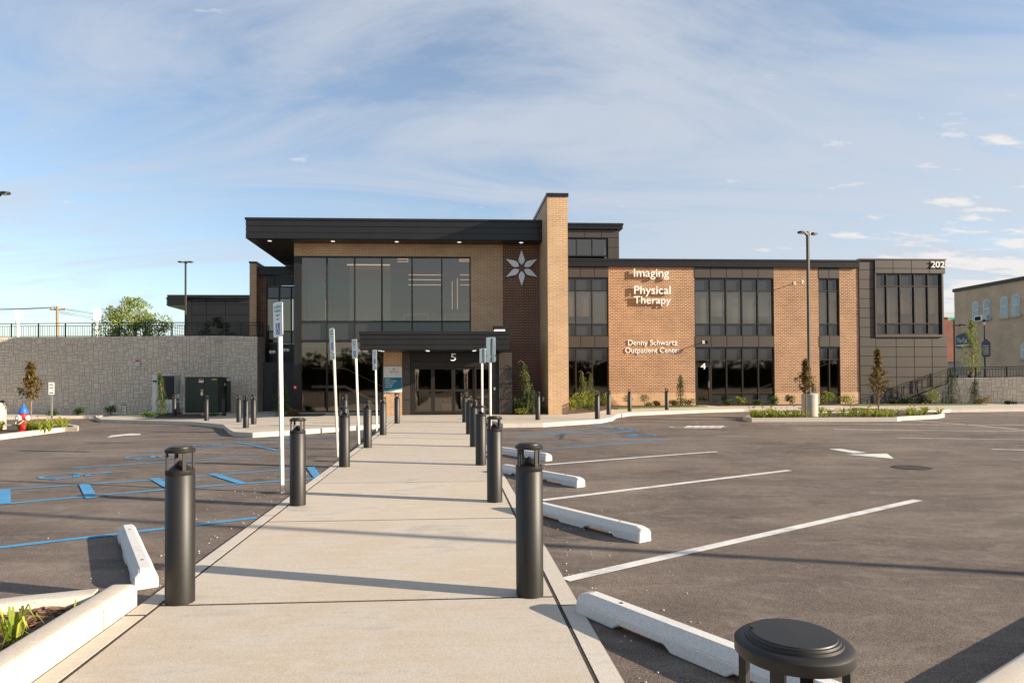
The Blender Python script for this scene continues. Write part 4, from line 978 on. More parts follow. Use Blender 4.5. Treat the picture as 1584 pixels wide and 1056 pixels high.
# terraces
tag(MB().prism([(-60, 36.4), (-30, 36.4), (-12.1, 36.5), (-10.6, 36.0), (-10.6, 47), (-60, 60)], 2.9, 3.72).build('terrace_left', M['turf']), kind='structure')
tag(MB().prism([(RA[0]-.02, 37.3), (40, 32.9), (160, 20), (160, 200), (RA[0]-.02, 200)], -.4, zra-.08).build('upper_street', M['conc']), kind='structure')

def railing(name, pts, z, h, mat, label, post=1.5, pick=.13, rails=(1., .82, .1), pz=None):
    t = empty(name, cat='railing', label=label); rl, ps, pk = MB(), [], MB()
    zs = pz or [z]*len(pts)
    for k in range(len(pts)-1):
        a, b = Vector((*pts[k], zs[k])), Vector((*pts[k+1], zs[k+1])); d = b-a; n = max(1, round(d.length/post))
        for r in rails: rl.tube([a+Vector((0, 0, h*r)), b+Vector((0, 0, h*r))], .024 if r == 1 else .018, 6)
        for i in range(n+1):
            if i == n and k < len(pts)-2: continue
            p = a+d*i/n; MB().box(p.x-.025, p.x+.025, p.y-.025, p.y+.025, p.z, p.z+h).build('post', mat, t)
        m_ = int(d.length/pick)
        for i in range(m_): p = a+d*(i+.5)/m_; pk.box(p.x-.008, p.x+.008, p.y-.008, p.y+.008, p.z+h*.1, p.z+h*rails[1])
    rl.build('rail', mat, t)
    if len(pk.f) > 6*25: pk.build('pickets', mat, t)
    else:
        for i in range(len(pk.f)//6):
            q = MB(); q.v = pk.v[8*i:8*i+8]; q.f = [tuple(k-8*i for k in f) for f in pk.f[6*i:6*i+6]]; q.build('picket', mat, t)
    return t
railing('railing', [(-30, 36.3), (-12.1, 36.4), (-10.1, 35.6), (-9.95, 36.05)], 3.72, .66+.1, M['black'], 'black metal picket railing on top of the left retaining wall', 1.35, .12, pz=[3.78, zt1-.02, zt1-.1, zt1-.1])
railing('railing', [(RA[0]+.05, 37.0), (40, 32.7)], zra, .62, M['black'], 'black metal picket railing on the right retaining wall', 1.55, .14, pz=[zra-.03, zra+.10])
# black rail built in place of the railing's cast shadow on the corner block
railing('railing_shadow', [(PX(1370, 35.9), 35.9), (PX(1465, 36.2), 36.2)], 0, .72, M['black'], 'black rail standing in for the railing shadow rising across the corner block', .95, .3, rails=(1., .8, .1), pz=[-.05, PZ(1466, 590, 36.2)])
MB_r = MB(); a_, b_ = (PX(1385, 36.1), 36.1), (PX(1465.5, 36.28), 36.28)  # black block shaped like the solid shadow the right retaining wall casts here
MB_r.v = [(a_[0], a_[1], -.1), (b_[0], b_[1], -.1), (b_[0], b_[1], PZ(1466, 592, 36.9)), (a_[0], a_[1]-.0, .0), (a_[0], a_[1]+.15, -.1), (b_[0], b_[1]+.12, -.1), (b_[0], b_[1]+.1, PZ(1466, 592, 36.9)), (a_[0], a_[1]+.15, .0)]
MB_r.f = [(0, 1, 2, 3), (5, 4, 7, 6), (1, 5, 6, 2), (4, 0, 3, 7), (3, 2, 6, 7)]
tag(MB_r.build('wall_shadow', M['black']), 'black sloping block standing in for the retaining wall shadow on the corner block', 'wall')

# ------------------------------------------------------------------ utility things by the left wall
yu = 33.6; zu = -.14
def ux(px, Y=yu): return PX(px, Y)
def uz(px, py, Y=yu): return P(px, py, Y)[1]
t = empty('generator', (0, 0, 0), cat='generator', label='tall pale and dark cabinet unit on the mulch by the retaining wall')
x0, x1, x2 = ux(235.5), ux(245.5), ux(270)
MB().box(x0, x2-.02, yu, yu+.8, zu+.06, uz(240, 580)).build('side_panel', M['offwhite'], t, bevel=.02)
MB().box(x1, x2, yu-.05, yu-.003, uz(250, 617.5), uz(250, 581)).build('dark_door', M['green'], t, bevel=.01)
lv = MB()
for k in range(14): z = uz(262, 616)+k*.075; lv.box(ux(258), x2-.04, yu-.075, yu-.052, z, z+.05)
lv.build('louvre', M['dark'], t); MB().box(x0-.03, x2+.03, yu-.1, yu+.85, zu-.05, zu+.055).build('base', M['ink'], t)
MB().quad((ux(236.5), yu-.003, uz(237, 591)), (ux(243), yu-.003, uz(237, 591)), (ux(243), yu-.003, uz(237, 588)), (ux(236.5), yu-.003, uz(237, 588))).build('nameplate', M['ink'], t)
t = empty('transformer', cat='transformer', label='large dark green transformer box with warning stickers')
x0, x1, xm = ux(286.5), ux(338.5), ux(316)
zt_ = uz(300, 583)
MB().box(x0, x1, yu+.01, yu+1.2, zu+.08, zt_-.05).build('tank', M['green'], t, bevel=.02)
MB().box(x0-.03, x1+.14, yu-.03, yu+1.25, zt_-.048, zt_).build('lid', M['green'], t, bevel=.01)
for a, b in ((x0+.01, xm-.008), (xm+.008, x1-.01)): MB().box(a, b, yu-.03, yu+.009, zu+.14, zt_-.06).build('door', M['green'], t, bevel=.006)
MB().box(x0-.1, x1+.2, yu-.15, yu+1.3, zu-.05, zu+.075).build('pad', M['conc'], t)
dn = MB().box(ux(308), ux(315.3), yu-.034, yu-.0305, uz(311, 591.5), uz(311, 586)).build('warning_sticker', M['white'], t); MB().box(ux(308.3), ux(315), yu-.037, yu-.0345, uz(311, 588.3), uz(311, 586.3)).build('warning_band', M['redsign'], t)
MB().box(ux(311), ux(314.5), yu-.034, yu-.0305, uz(311, 611.5), uz(311, 606)).build('warning_sticker', M['white'], t); MB().box(ux(311), ux(315), yu-.034, yu-.0305, uz(311, 605), uz(311, 602)).build('warning_sticker', M['yellow'], t)
MB().box(ux(328), ux(336), yu-.034, yu-.0305, uz(311, 587.5), uz(311, 585.8)).build('warning_sticker', M['yellow'], t)
t = empty('meter_cabinet', cat='cabinet', label='narrow black meter cabinet right behind the green transformer'); y3 = yu+.9
MB().box(PX(340, y3), PX(351, y3), y3, y3+.6, zu, PZ(345, 589, y3)).build('body', M['dark'], t); MB().box(PX(341, y3), PX(345.5, y3), y3-.02, y3-.002, PZ(343, 608, y3), PZ(343, 591, y3)).build('panel', M['alu'], t); MB().lathe([(.09, 0), (.08, .1)], (0, 0, 0), 12).xf(Matrix.Translation((PX(347, y3), y3-.002, PZ(347, 594.5, y3))) @ Matrix.Rotation(R_(90), 4, 'X')).build('meter_dial', M['white'], t)
t = empty('gas_meter', cat='meter', label='silver gas meter and pipework between the two cabinets'); gm = MB(); gx0, gx1 = ux(272.5), ux(285)
zt2 = uz(278, 613.5)
gm.tube([(gx0, yu, zu), (gx0, yu, zt2), (gx1, yu, zt2), (gx1, yu, zu)], .03, 8).tube([(gx0, yu, zt2-.25), (gx1, yu, zt2-.25)], .025, 8).tube([(ux(279), yu, zt2), (ux(279), yu, zu+.3)], .022, 8); gm.build('pipe', M['galv'], t, smooth=True)
MB().box(ux(275), ux(280), yu-.12, yu-.03, zt2-.06, zt2+.14).build('regulator', M['alu'], t, bevel=.02); MB().box(ux(262), ux(266.5), yu-.35, yu-.15, zu+.25, zu+.55).build('meter', M['offwhite'], t, bevel=.03); MB().box(ux(266.8), ux(271), yu-.35, yu-.15, zu+.15, zu+.6).build('meter', M['offwhite'], t, bevel=.03)
# fire connection pipe, wall notice
x, y = G(194, 641.5, .14); z = zg(x, y)+.1
t = empty('standpipe', (x, y, z), cat='pipe', label='short grey fire connection pipe with two brass caps'); MB().tube([(0, 0, 0), (0, 0, .55)], .05, 10).build('pipe', M['galv'], t, smooth=True)
for s in (-1, 1): MB().tube([(0, -.02, .55), (s*.1, -.1, .60), (s*.14, -.14, .62)], .055, 8).build('inlet', M['alu'], t, smooth=True)
wy = 36.0+.0*((PX(213, 35.7)+30)/17.95)-.06
t = empty('wall_notice', (PX(213, wy), wy, PZ(213, 561, wy)), cat='sign', label='small white notice with red heading high on the retaining wall'); MB().box(-.11, .11, -.02, .02, -.17, .17).build('board', M['offwhite'], t); MB().box(-.1, .1, -.026, -.021, .06, .15).build('red_heading', M['redsign'], t)

# ------------------------------------------------------------------ light poles
def light_pole(x, y, z, H, label, rot=0., base=True, side=(-1, 1), bh=.85):
    t = empty('light_pole', (x, y, z), rot, cat='street lamp', label=label)
    if base:
        MB().lathe([(.30, -.1), (.30, bh-.03), (.27, bh), (0, bh)], seg=32, caps=False).build('concrete_base', M['conc'], t, smooth=True)
        MB().box(-.16, .16, -.16, .16, bh, bh+.06).build('base_plate', M['bollard'], t)
    s = bh if base else 0
    MB().box(-.05, .05, -.05, .05, s, H).build('pole', M['polepaint'], t, bevel=.01)
    for d in side:
        h = MB(); h.v = [(d*.06, -.05, H-.16), (d*.06, .05, H-.16), (d*.17, .04, H-.09), (d*.17, -.04, H-.09), (d*.06, -.05, H-.06), (d*.06, .05, H-.06), (d*.17, .04, H-.03), (d*.17, -.04, H-.03)]
        f = [(0, 1, 2, 3), (7, 6, 5, 4), (0, 3, 7, 4), (1, 5, 6, 2), (0, 4, 5, 1), (3, 2, 6, 7)]; h.f = f; h.build('arm', M['bollard'], t)
        q = [(.16, .05), (.21, .12), (.32, .14), (.44, .11), (.50, .03)]
        g = MB(); pts = [(d*a, b) for a, b in q]+[(d*a, -b) for a, b in q[::-1]]; g.prism(pts, lambda p: H-.11+abs(p[0])*.03, lambda p: H-.04+abs(p[0])*.02)
        hd = g.build('lamp_head', M['bollard'], t); MB().box(min(d*.23, d*.42), max(d*.23, d*.42), -.08, .08, H-.118, H-.10).build('lens', M['white'], hd)
    return t
lx, ly = PX(1251, 25.6), 25.6
lz = zg(lx, ly)+.08
light_pole(lx, ly, lz, PZ(1243, 358, ly)-lz, 'tall twin-headed parking light on a concrete base, right island', R_(20), bh=.92)
light_pole(PX(287, 44), 44, 3.7, PZ(287, 403.5, 44)-3.7, 'twin-headed light pole on the terrace behind the left railing', 0, base=False)
x, y = G(-6, 664, .1); z = zg(x, y)+.08
light_pole(x, y, z, PZ(0, 297, y)-z, 'parking light at the left edge, only one lamp head in view', R_(-15), bh=.95)
light_pole(13.6, 1.7, 0, 7.5, 'parking light standing beyond the right edge', 0, bh=.8)

# ------------------------------------------------------------------ hydrant, no-parking sign
x, y = G(36, 667, .1); z = zg(x, y)+.09
t = empty('fire_hydrant', (x, y, z), R_(-20), cat='hydrant', label='red fire hydrant with blue bonnet in the left flower island')
MB().lathe([(.16, -.02), (.16, .03), (.115, .04), (.115, .42), (.15, .44), (.15, .49), (.12, .50), (.12, .60)], seg=24).build('barrel', M['red_p'], t, smooth=True)
MB().lathe([(.16, .60), (.16, .64), (.13, .66), (.11, .74), (.06, .80), (.035, .81), (.035, .88), (0, .88)], seg=24, caps=False).build('bonnet', M['blue_p'], t, smooth=True)
for ang, r in ((R_(180), .075), (0, .075), (R_(-90), .095)):
    MB().lathe([(r*.8, .09), (r*.8, .15), (r, .155), (r, .21), (.025, .22), (.025, .25), (0, .25)], seg=16, caps=False).xf(Matrix.Translation((0, 0, .45)) @ Matrix.Rotation(ang, 4, 'Z') @ Matrix.Rotation(R_(90), 4, 'Y')).build('outlet_cap', M['white'], t, smooth=True)
MB().tube([(-.16, -.1, .38), (-.08, -.2, .26), (.08, -.2, .26), (.16, -.1, .38)], .010, 5).build('chain', M['white'], t)
x, y = G(79.5, 659, .1); z = zg(x, y)+.08
t = empty('no_parking_sign', (x, y, z), R_(0), cat='sign', label='small white no parking sign on a grey post in the left island'); hs = PZ(79, 591, y)-z
MB().box(-.03, .03, 0, .04, -.05, hs-.05).build('pole', M['galv'], t); f = plate(.21, .46, -.012, -.004, hs-.23, .02).build('sign_plate', M['white'], t)
for k, s in enumerate(('FIRE', 'LANE')): text('lettering', s, M['ink'], f, 0, hs-.12-k*.11, .05, -.014, .14, .001, 'CENTER')
MB().quad((-.07, -.014, hs-.38), (.03, -.014, hs-.38), (.03, -.014, hs-.36), (.075, -.014, hs-.395+.0), (.03, -.014, hs-.43), (.03, -.014, hs-.41), (-.07, -.014, hs-.41)).build('arrow', M['ink'], f)
# manhole
x, y = G(1410, 723); t = empty('storm_drain', (x, y, zg(x, y)), cat='drain', label='round dark storm drain grate in the asphalt right of the arrow')
MB().lathe([(.29, .0), (.29, .007), (.25, .008), (.25, .001), (0, .001)], seg=32, caps=False).build('rim', M['hole'], t)
gr = MB()
for k in range(-5, 6): w = math.sqrt(max(0, .24**2-(k*.044)**2)); gr.box(-w, w, k*.044-.010, k*.044+.010, .001, .007)
gr.build('grate', M['galv'] if 0 else M['caulk'], t)

# ------------------------------------------------------------------ vegetation
def leaf(mb, p, d, l, w, up=.5):
    d = Vector(d).normalized(); q = d.cross(Vector((random.uniform(-.6, .6), random.uniform(-.6, .6), 1))).normalized()*w/2
    p = Vector(p); mb.quad(p, p+d*l*.5+q, p+d*l, p+d*l*.5-q)
def rdir(): 
    z = random.uniform(-1, 1); a = random.random()*6.283; r = math.sqrt(1-z*z); return Vector((r*math.cos(a), r*math.sin(a), z))
def clump(mb, c, r, n, l, w=None):
    for _ in range(n):
        d = rdir(); p = Vector(c)+Vector((d.x*r[0], d.y*r[1], d.z*r[2]))*random.random()**.45; leaf(mb, p, (d+rdir()*.9), l*random.uniform(.6, 1.3), (w or l*.5))
def shrub(x, y, z, h, w, mat, label, n=None, name='shrub', group='shrubs along the clinic'):
    t = empty(name, (x, y, z), cat='shrub', label=label, group=group); mb = MB(); l = .09
    for k in range(7):
        c = (random.uniform(-.3, .3)*w, random.uniform(-.3, .3)*w, h*random.uniform(.3, .75)); clump(mb, c, (w*.25, w*.25, h*.26), (n or 60), l)
    mb.build('foliage', mat, t); s = MB()
    for k in range(4): s.tube([(0, 0, -.02), (random.uniform(-.2, .2)*w, random.uniform(-.2, .2)*w, h*.6)], .01, 4)
    s.build('stems', M['bark'], t); return t
def weeping(x, y, z, h, w, label, mat='l_conifer', lean=.1, hook=True, group='weeping conifers by the walls'):
    """narrow weeping conifer: leader that hooks over, hanging shoots"""
    t = empty('weeping_conifer', (x, y, z), cat='conifer', label=label, group=group); mb = MB(); pts = []
    for k in range(11): s = k/10; pts.append(Vector((lean*math.sin(s*4.5)*h*.5, .05*math.sin(s*5), h*.95*s)))
    if hook: pts += [pts[-1]+Vector((-.07*h*.8, 0, .04*h)), pts[-1]+Vector((-.13*h*.8, 0, -.01*h))]
    MB().tube(pts, [.035*(1-i/len(pts))+.006 for i in range(len(pts))], 6).build('trunk', M['bark'], t)
    for i in range(int(170*h/2)):
        s = random.random()**1.25; k = min(int(s*10), 9); p = pts[k].lerp(pts[k+1], s*10-k); a = random.random()*6.283; rr = w*(.55*(1-s)**.7+.13)*random.uniform(.4, 1.1)
        e = p+Vector((math.cos(a)*rr, math.sin(a)*rr, -.02)); b = e+Vector((math.cos(a)*.05, math.sin(a)*.05, -random.uniform(.12, .38)))
        for q in range(16):
            u = q/15; c = p.lerp(e, u*2) if u < .5 else e.lerp(b, u*2-1); leaf(mb, c, rdir()*.6+Vector((math.cos(a)*.3, math.sin(a)*.3, -.8)), random.uniform(.05, .10), .022)
    mb.build('foliage', M[mat], t); return t
def young_tree(x, y, z, h, crown0, w, mat, label, n=900, l=.10, tw=.03, stake=False, name='young_tree', shape=None, cat='tree'):
    t = empty(name, (x, y, z), cat=cat, label=label); tr = MB(); tr.tube([(0, 0, -.05), (.02, 0, h*.35), (-.01, .01, h*.7), (0, 0, h*.97)], [tw, tw*.8, tw*.45, .006], 7)
    mb = MB()
    nb_ = 26
    for k in range(nb_):
        s = (k+.5)/nb_; zz_ = crown0+(h-crown0)*s*.95; a = k*2.4+random.random(); wd = w*(shape(s) if shape else math.sin(min(1, s*1.35+.22)*math.pi*.93)**.7*(1-s*.45))*random.uniform(.6, 1.1)/2
        st_ = Vector((0, 0, zz_-.15*wd)); en = Vector((math.cos(a)*wd, math.sin(a)*wd, zz_+.5*wd)); tr.tube([st_, (st_+en)/2+Vector((0, 0, .03)), en], [tw*.3, tw*.2, .004], 4)
        m_ = int(n/nb_)
        for q in range(m_):
            u = random.random()**.6; c = st_.lerp(en, u)+rdir()*random.random()*(.07+wd*.28); leaf(mb, c, rdir()+Vector((0, 0, -.3)), l*random.uniform(.6, 1.3), l*.5)
    tr.build('trunk', M['bark'], t); mb.build('crown', M[mat], t); return t
def grass_tuft(mb, x, y, z, h, n, spread):
    for _ in range(n):
        a = random.random()*6.283; r = spread*random.uniform(.5, 1.2); hh = h*random.uniform(.6, 1.1); b = Vector((x+math.cos(a)*.03, y+math.sin(a)*.03, z))
        m1 = b+Vector((math.cos(a)*r*.35, math.sin(a)*r*.35, hh*.75)); m2 = b+Vector((math.cos(a)*r*.8, math.sin(a)*r*.8, hh)); e = b+Vector((math.cos(a)*r*1.25, math.sin(a)*r*1.25, hh*random.uniform(.45, .9)))
        q = Vector((-math.sin(a), math.cos(a), 0))*.012*(h/.3)
        k = len(mb.v); mb.v += [tuple(v) for v in (b-q*.7, b+q*.7, m1-q, m1+q, m2-q*.7, m2+q*.7, e)]; mb.f += [(k, k+1, k+3, k+2), (k+2, k+3, k+5, k+4), (k+4, k+5, k+6)]
def lily(x, y, z, h, label, group, fl=2, n=34, sp=.22):
    t = empty('daylily', (x, y, z), cat='plant', label=label, group=group); mb = MB(); grass_tuft(mb, 0, 0, 0, h, n, sp); mb.build('leaves', M['l_lily'], t)
    if fl:
        s = MB(); f = MB()
        for _ in range(fl):
            a = random.random()*6.28; e = Vector((math.cos(a)*.12, math.sin(a)*.12, h*random.uniform(1.15, 1.5))); s.tube([(0, 0, 0), e], .004, 4)
            for k in range(6): b = k*1.05; leaf(f, e, (math.cos(b), math.sin(b), .8), .075, .035)
        s.build('stalks', M['l_lily'], t); f.build('flowers', M['flower'], t)
    return t
xy = lambda px, Y: (PX(px, Y), Y)
# by the dark wall and the fin
weeping(PX(813, 28.05), 28.05, .02, PZ(813, 557, 28.05), .58, 'weeping conifer before the dark brick wall right of the doors', lean=.10)
shrub(PX(802, 28.2), 28.2, .02, .75, .6, M['l_conifer'], 'low conifer shrub at the left foot of the conifer by dark brick', 70)
shrub(PX(805, 27.95), 27.95, .02, .25, .5, M['l_yellow'], 'small bright tuft before the dark brick wall', 40)
shrub(PX(847, 28.4)-.25, 28.3, .02, .32, .4, M['l_green'], 'small green tuft at the corner of the tan fin', 40)
shrub(PX(885, 30), 30, .02, .55, .4, M['l_yellow'], 'small yellow-green bush just right of the tan fin', 50)
weeping(PX(902, 33.2), 33.2, .02, PZ(900, 573, 33.2), .55, 'left stem of the weeping conifers before the wing window', lean=.06)
weeping(PX(911, 33.5), 33.5, .02, PZ(911, 575, 33.5), .45, 'right stem of the weeping conifers before the wing window', lean=-.05)
shrub(PX(897, 32), 32, .02, .8, .95, M['l_yellow'], 'broad yellow-green bush left of the bollard pair', 90)
shrub(PX(915, 32.2), 32.2, .02, .95, .8, M['l_yellow'], 'taller yellow-green bush behind the front bollard', 90)
shrub(PX(912, 30.8), 30.8, .02, .35, .9, M['l_green'], 'low spreading plant behind the bollard pair', 60)
shrub(PX(935, 34), 34, .02, .8, .8, M['l_yellow'], 'bush between the bollard pair and the orange brick', 90)
def topi(px, Y, h, label):
    x = PX(px, Y); t = empty('shrub', (x, Y, .03), cat='shrub', label=label, group='shrubs along the clinic'); mb = MB(); clump(mb, (0, 0, h*.68), (.26, .24, h*.3), 240, .08); mb.build('foliage', M['l_green'], t); MB().tube([(0, 0, 0), (0, 0, h*.6)], .015, 5).build('stems', M['bark'], t)
topi(970, 35.6, .6, 'small round shrub half behind a bollard under the building name'); topi(996, 35.6, .62, 'small ball-headed shrub standing free under the building name')
for i, (px, h, m_, w, lb) in enumerate(((1016, .25, 'l_bronze', .4, 'small bronze plant under the word Center'), (1040, .3, 'l_bronze', .6, 'bronze plant left of the slim weeping conifer'), (1066, .36, 'l_bronze', .7, 'bronze flowering plant left of door four'), (1003, .15, 'l_yellow', .4, 'tiny tuft in the grass'), (1126, .3, 'l_green', .6, 'low plant under the lower window left'), (1145, .5, 'l_yellow', .55, 'yellow-green shrub under the lower window'),
        (1172, .28, 'l_green', .6, 'low plant under the middle of the lower window'), (1196, .55, 'l_green', .6, 'dark green shrub at the right end of the lower window'), (1221, .55, 'l_green', .55, 'green shrub at foot of the brick left of the lamp'), (1279, .8, 'l_yellow', 1.0, 'broad yellow-green shrub right of the lamp base'), (1307, .72, 'l_yellow', .75, 'yellow-green shrub before the last brick pier'),
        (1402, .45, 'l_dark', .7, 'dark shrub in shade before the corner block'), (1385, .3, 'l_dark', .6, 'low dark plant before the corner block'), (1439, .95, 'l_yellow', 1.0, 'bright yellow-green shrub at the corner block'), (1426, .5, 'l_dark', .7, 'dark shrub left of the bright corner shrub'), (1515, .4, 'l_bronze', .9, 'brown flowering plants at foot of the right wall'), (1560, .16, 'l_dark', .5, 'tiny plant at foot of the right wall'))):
    Y = 35.6 if px < 1330 else (35.4 if px < 1500 else 34.9); shrub(PX(px, Y), Y, .03, h, w, M[m_], lb, 60)
weeping(PX(1052, 35.3), 35.3, .03, PZ(1050, 577, 35.3), .5, 'slim weeping conifer before orange brick left of door four', lean=.03, hook=False)
weeping(PX(1256, 35.4), 35.4, .03, PZ(1250, 590, 35.4), .35, 'narrow conifer hidden behind the lamp base', 'l_dark', lean=.02, hook=False)
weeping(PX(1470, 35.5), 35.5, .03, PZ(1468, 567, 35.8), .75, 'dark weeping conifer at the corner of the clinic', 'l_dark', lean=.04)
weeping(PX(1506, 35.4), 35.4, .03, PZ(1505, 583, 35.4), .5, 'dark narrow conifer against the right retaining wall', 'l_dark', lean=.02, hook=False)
young_tree(PX(1503, 39.6), 39.6, zra-.1, PZ(1500, 487, 38.6)-zra, .3, 1.9, 'l_pale', 'slender pale green tree behind the right railing', 1500, .12, .04, shape=lambda s: (1-s)**.8+.12)
# young trees in the islands
x, y = PX(1245, 24.4), 24.4; young_tree(x, y, zg(x, y)+.1, PZ(1247, 555, y)-zg(x, y)-.1, 1.05, .85, 'l_bronze', 'young bronze-leaved tree next to the lamp base', 1700, .10)
x, y = PX(1357, 25.4), 25.4; young_tree(x, y, zg(x, y)+.1, PZ(1357, 538, y)-zg(x, y)-.1, .9, 1.0, 'l_bronze', 'young bronze-leaved tree before the corner block', 1900, .10)
x, y = G(47, 664, .1); young_tree(x, y, zg(x, y)+.1, PZ(45, 559, y)-zg(x, y)-.1, 1.05, .85, 'l_bronze', 'young bronze-leaved tree in the left island', 1700, .10)
# daylilies in the islands
k = 0
rows = []
def inside(x, y, pl):
    c = False
    for (x0, y0), (x1, y1) in zip(pl, pl[1:]+pl[:1]):
        if (y0 > y) != (y1 > y) and x < (x1-x0)*(y-y0)/(y1-y0)+x0: c = not c
    return c
for i in range(900):
    q = (random.uniform(11, 20), random.uniform(23, 27))
    if inside(*q, inn_r) and len(rows) < 56 and all(math.dist(q, o) > .26 for o in rows): rows.append(q)
for x, y in rows: 
    if math.hypot(x-lx, y-ly) > .5: lily(x, y, zg(x, y)+.1, random.uniform(.2, .32), 'yellow-green daylily clump in the right island', 'daylilies in the right island', random.choice((0, 1, 1, 2)))
for i in range(24):
    px = random.uniform(-30, 104); py = 671-px*.055-random.uniform(0, 5)-(2 if px > 80 else 0); x, y = G(px, py, .1)
    lily(x, y, zg(x, y)+.09, random.uniform(.24, .4), 'daylily clump in the left hydrant island', 'daylilies in the left island', random.choice((0, 1, 2)))
# near bed plants
_x, _y = G(20, 993, .09)
lily(_x, _y, .08, .20, 'green daylily clump in the near left bed', 'daylilies in the near bed', 0, 26, .085)
_x, _y = G(-8, 1008, .09)
lily(_x, _y, .08, .13, 'yellowing daylily clump at the left edge of the near bed', 'daylilies in the near bed', 0, 6, .12)
mb = MB(); grass_tuft(mb, 0, 0, 0, .10, 2, .02); tag(mb.build('grass_blade', M['l_lily'], loc=(*G(109, 952, .09), .085)), 'single small grass sprout by the near kerb', 'plant')
# left side plants
zz0 = zg(-13, 33)+.13
weeping(PX(249, 32.2), 32.2, zz0, PZ(246, 571, 32.2)-zz0, .45, 'weeping conifer before the pale cabinet', lean=.04)
for px, Y, h, w, m_, lb in ((82, 33.6, .35, .5, 'l_green', 'small shrub at foot of the wall behind the no parking sign'), (123, 33.8, .42, .6, 'l_green', 'small green shrub at foot of the left wall'), (172, 34.0, .48, .65, 'l_green', 'second green shrub at foot of the left wall near the pipe'), (228, 31.5, .25, .9, 'l_green', 'low grassy plant left of the pale cabinet'), (326, 31.2, .2, 1.2, 'l_green', 'low grassy plants before the green transformer'), (456, 29.0, .45, .5, 'l_bronze', 'brown potted plant at the dark corner post')):
    z = zg(PX(px, Y), Y)+.12; shrub(PX(px, Y), Y, z, h, w, M[m_], lb, 60, group='plants along the left wall')
weeping(PX(437, 29.6), 29.6, -.02, PZ(437, 578, 29.6), .8, 'weeping conifer behind the near sign pole', lean=.03, hook=False, mat='l_green')
# terrace tree and bush
def big_tree(x, y, z, h, w, label, mat, n=70, lpc=110, l=.22, name='broadleaf_tree'):
    t = empty(name, (x, y, z), cat='tree', label=label); tr = MB(); tr.tube([(0, 0, -.2), (.05, 0, h*.3), (0, 0, h*.7)], [.16, .12, .04], 8); mb = MB()
    for k in range(n):
        s = random.random(); a = random.random()*6.28; r = w/2*math.sqrt(random.random())*(math.sin((s*.82+.14)*math.pi)**.75); c = Vector((math.cos(a)*r, math.sin(a)*r, h*(.12+.84*s)))
        if k < 14: tr.tube([(0, 0, h*.25*random.random()+.3), c*.6+Vector((0, 0, h*.1)), c], [.05, .03, .01], 5)
        clump(mb, c, (w*.085, w*.085, h*.06), lpc, l)
    tr.build('trunk', M['bark'], t); mb.build('crown', M[mat], t); return t
big_tree(PX(208, 52), 52, 3.2, PZ(211, 465, 52)-3.2+.2, 5.2, 'sunlit yellow-green tree behind the left railing', 'l_tree', 120, 70, .2)
big_tree(PX(338, 43.5), 43.5, 3.6, PZ(338, 499, 43.5)-3.6+.3, 2.4, 'dark green bush on the terrace before the black block', 'l_dark', 40, 60, .14, 'bush')
# tree line behind the photographer (mirrored in the ground floor glass)
mb = MB()
for i in range(150):
    x = -95+i*1.3; hh = 3.2+1.5*abs(math.sin(x*.17)*math.cos(x*.071+1))+1.1*abs(math.sin(x*.53))
    n = len(mb.v); mb.v += [(x, -41, -.5), (x+1.3, -41, -.5), (x+1.3, -41, hh*.8), (x, -41, hh*.8), (x, -45, -.5), (x+1.3, -45, -.5), (x+1.3, -45, hh*.8), (x, -45, hh*.8)]
    mb.f += [tuple(n+k for k in f) for f in ((0, 1, 2, 3), (5, 4, 7, 6), (3, 2, 6, 7), (4, 0, 3, 7), (1, 5, 6, 2))]
    for k in range(4): clump(mb, (x+random.uniform(-.8, .8), -40.6, hh*(.35+.22*k)), (1.2, .7, .75), 30, .8, .55)
tag(mb.build('tree_line', M['l_back']), 'dark distant belt of trees behind the lot', 'woodland', kind='stuff')

# ------------------------------------------------------------------ things on the upper street (right)
XO = 46.2
def oq(px, py): return QX(px, py, XO)
yA, zA = oq(1476, 452); yBq, zB = oq(1584, 434)
obd = empty('old_brick_building', cat='building', label='old buff brick building with arched windows at the right edge')
ztop = zA
MB().box(XO, XO+14, 36, yA, zra-.2, ztop).build('wall', M['oldbrick'], obd)
MB().box(XO-.1, XO+14.1, 35.9, yA+.1, ztop+.003, ztop+.3).build('parapet', M['frame'], obd)
def arch_win(pxl, pxr, pyt, pyb, sash=True):
    y1, z1 = oq(pxl, pyt+1.5); y0, _ = oq(pxr, pyt); _, zb1 = oq((pxl+pxr)/2, pyb); cy, w = (y0+y1)/2, abs(y1-y0); z1 = oq((pxl+pxr)/2, pyt)[1]
    pts = [(-w/2, 0), (w/2, 0)]+[(w/2*math.cos(R_(t)), (z1-zb1)-.28+.28*math.sin(R_(t))) for t in range(0, 181, 20)]
    def face(s, dx, mat, nm, par):
        mb = MB(); q = [(XO+dx, cy-a*s, zb1+(b if b == 0 else b)*1.0+(0.06 if s < 1 and b == 0 else 0)-(.06 if s < 1 and b > 0 else 0)) for a, b in pts]; mb.quad(*q[::-1]); return mb.build(nm, mat, par)
    f = face(1., -.02, M['offwhite'], 'window', obd); face(.84, -.035, M['paleglass'], 'pane', f)
    MB().box(XO-.06, XO-.036, cy-w/2*.84, cy+w/2*.84, zb1+(z1-zb1)*.47, zb1+(z1-zb1)*.52).build('sash_bar', M['offwhite'], f)
    MB().box(XO-.12, XO-.003, cy-w/2-.12, cy+w/2+.12, zb1-.2, zb1-.003).build('sill', M['conc'], f)
arch_win(1504, 1514.5, 466, 494); arch_win(1521, 1532, 462.5, 492); arch_win(1547.5, 1559.5, 458, 490); arch_win(1565, 1578, 454.5, 487)
arch_win(1579, 1600, 529, 552)
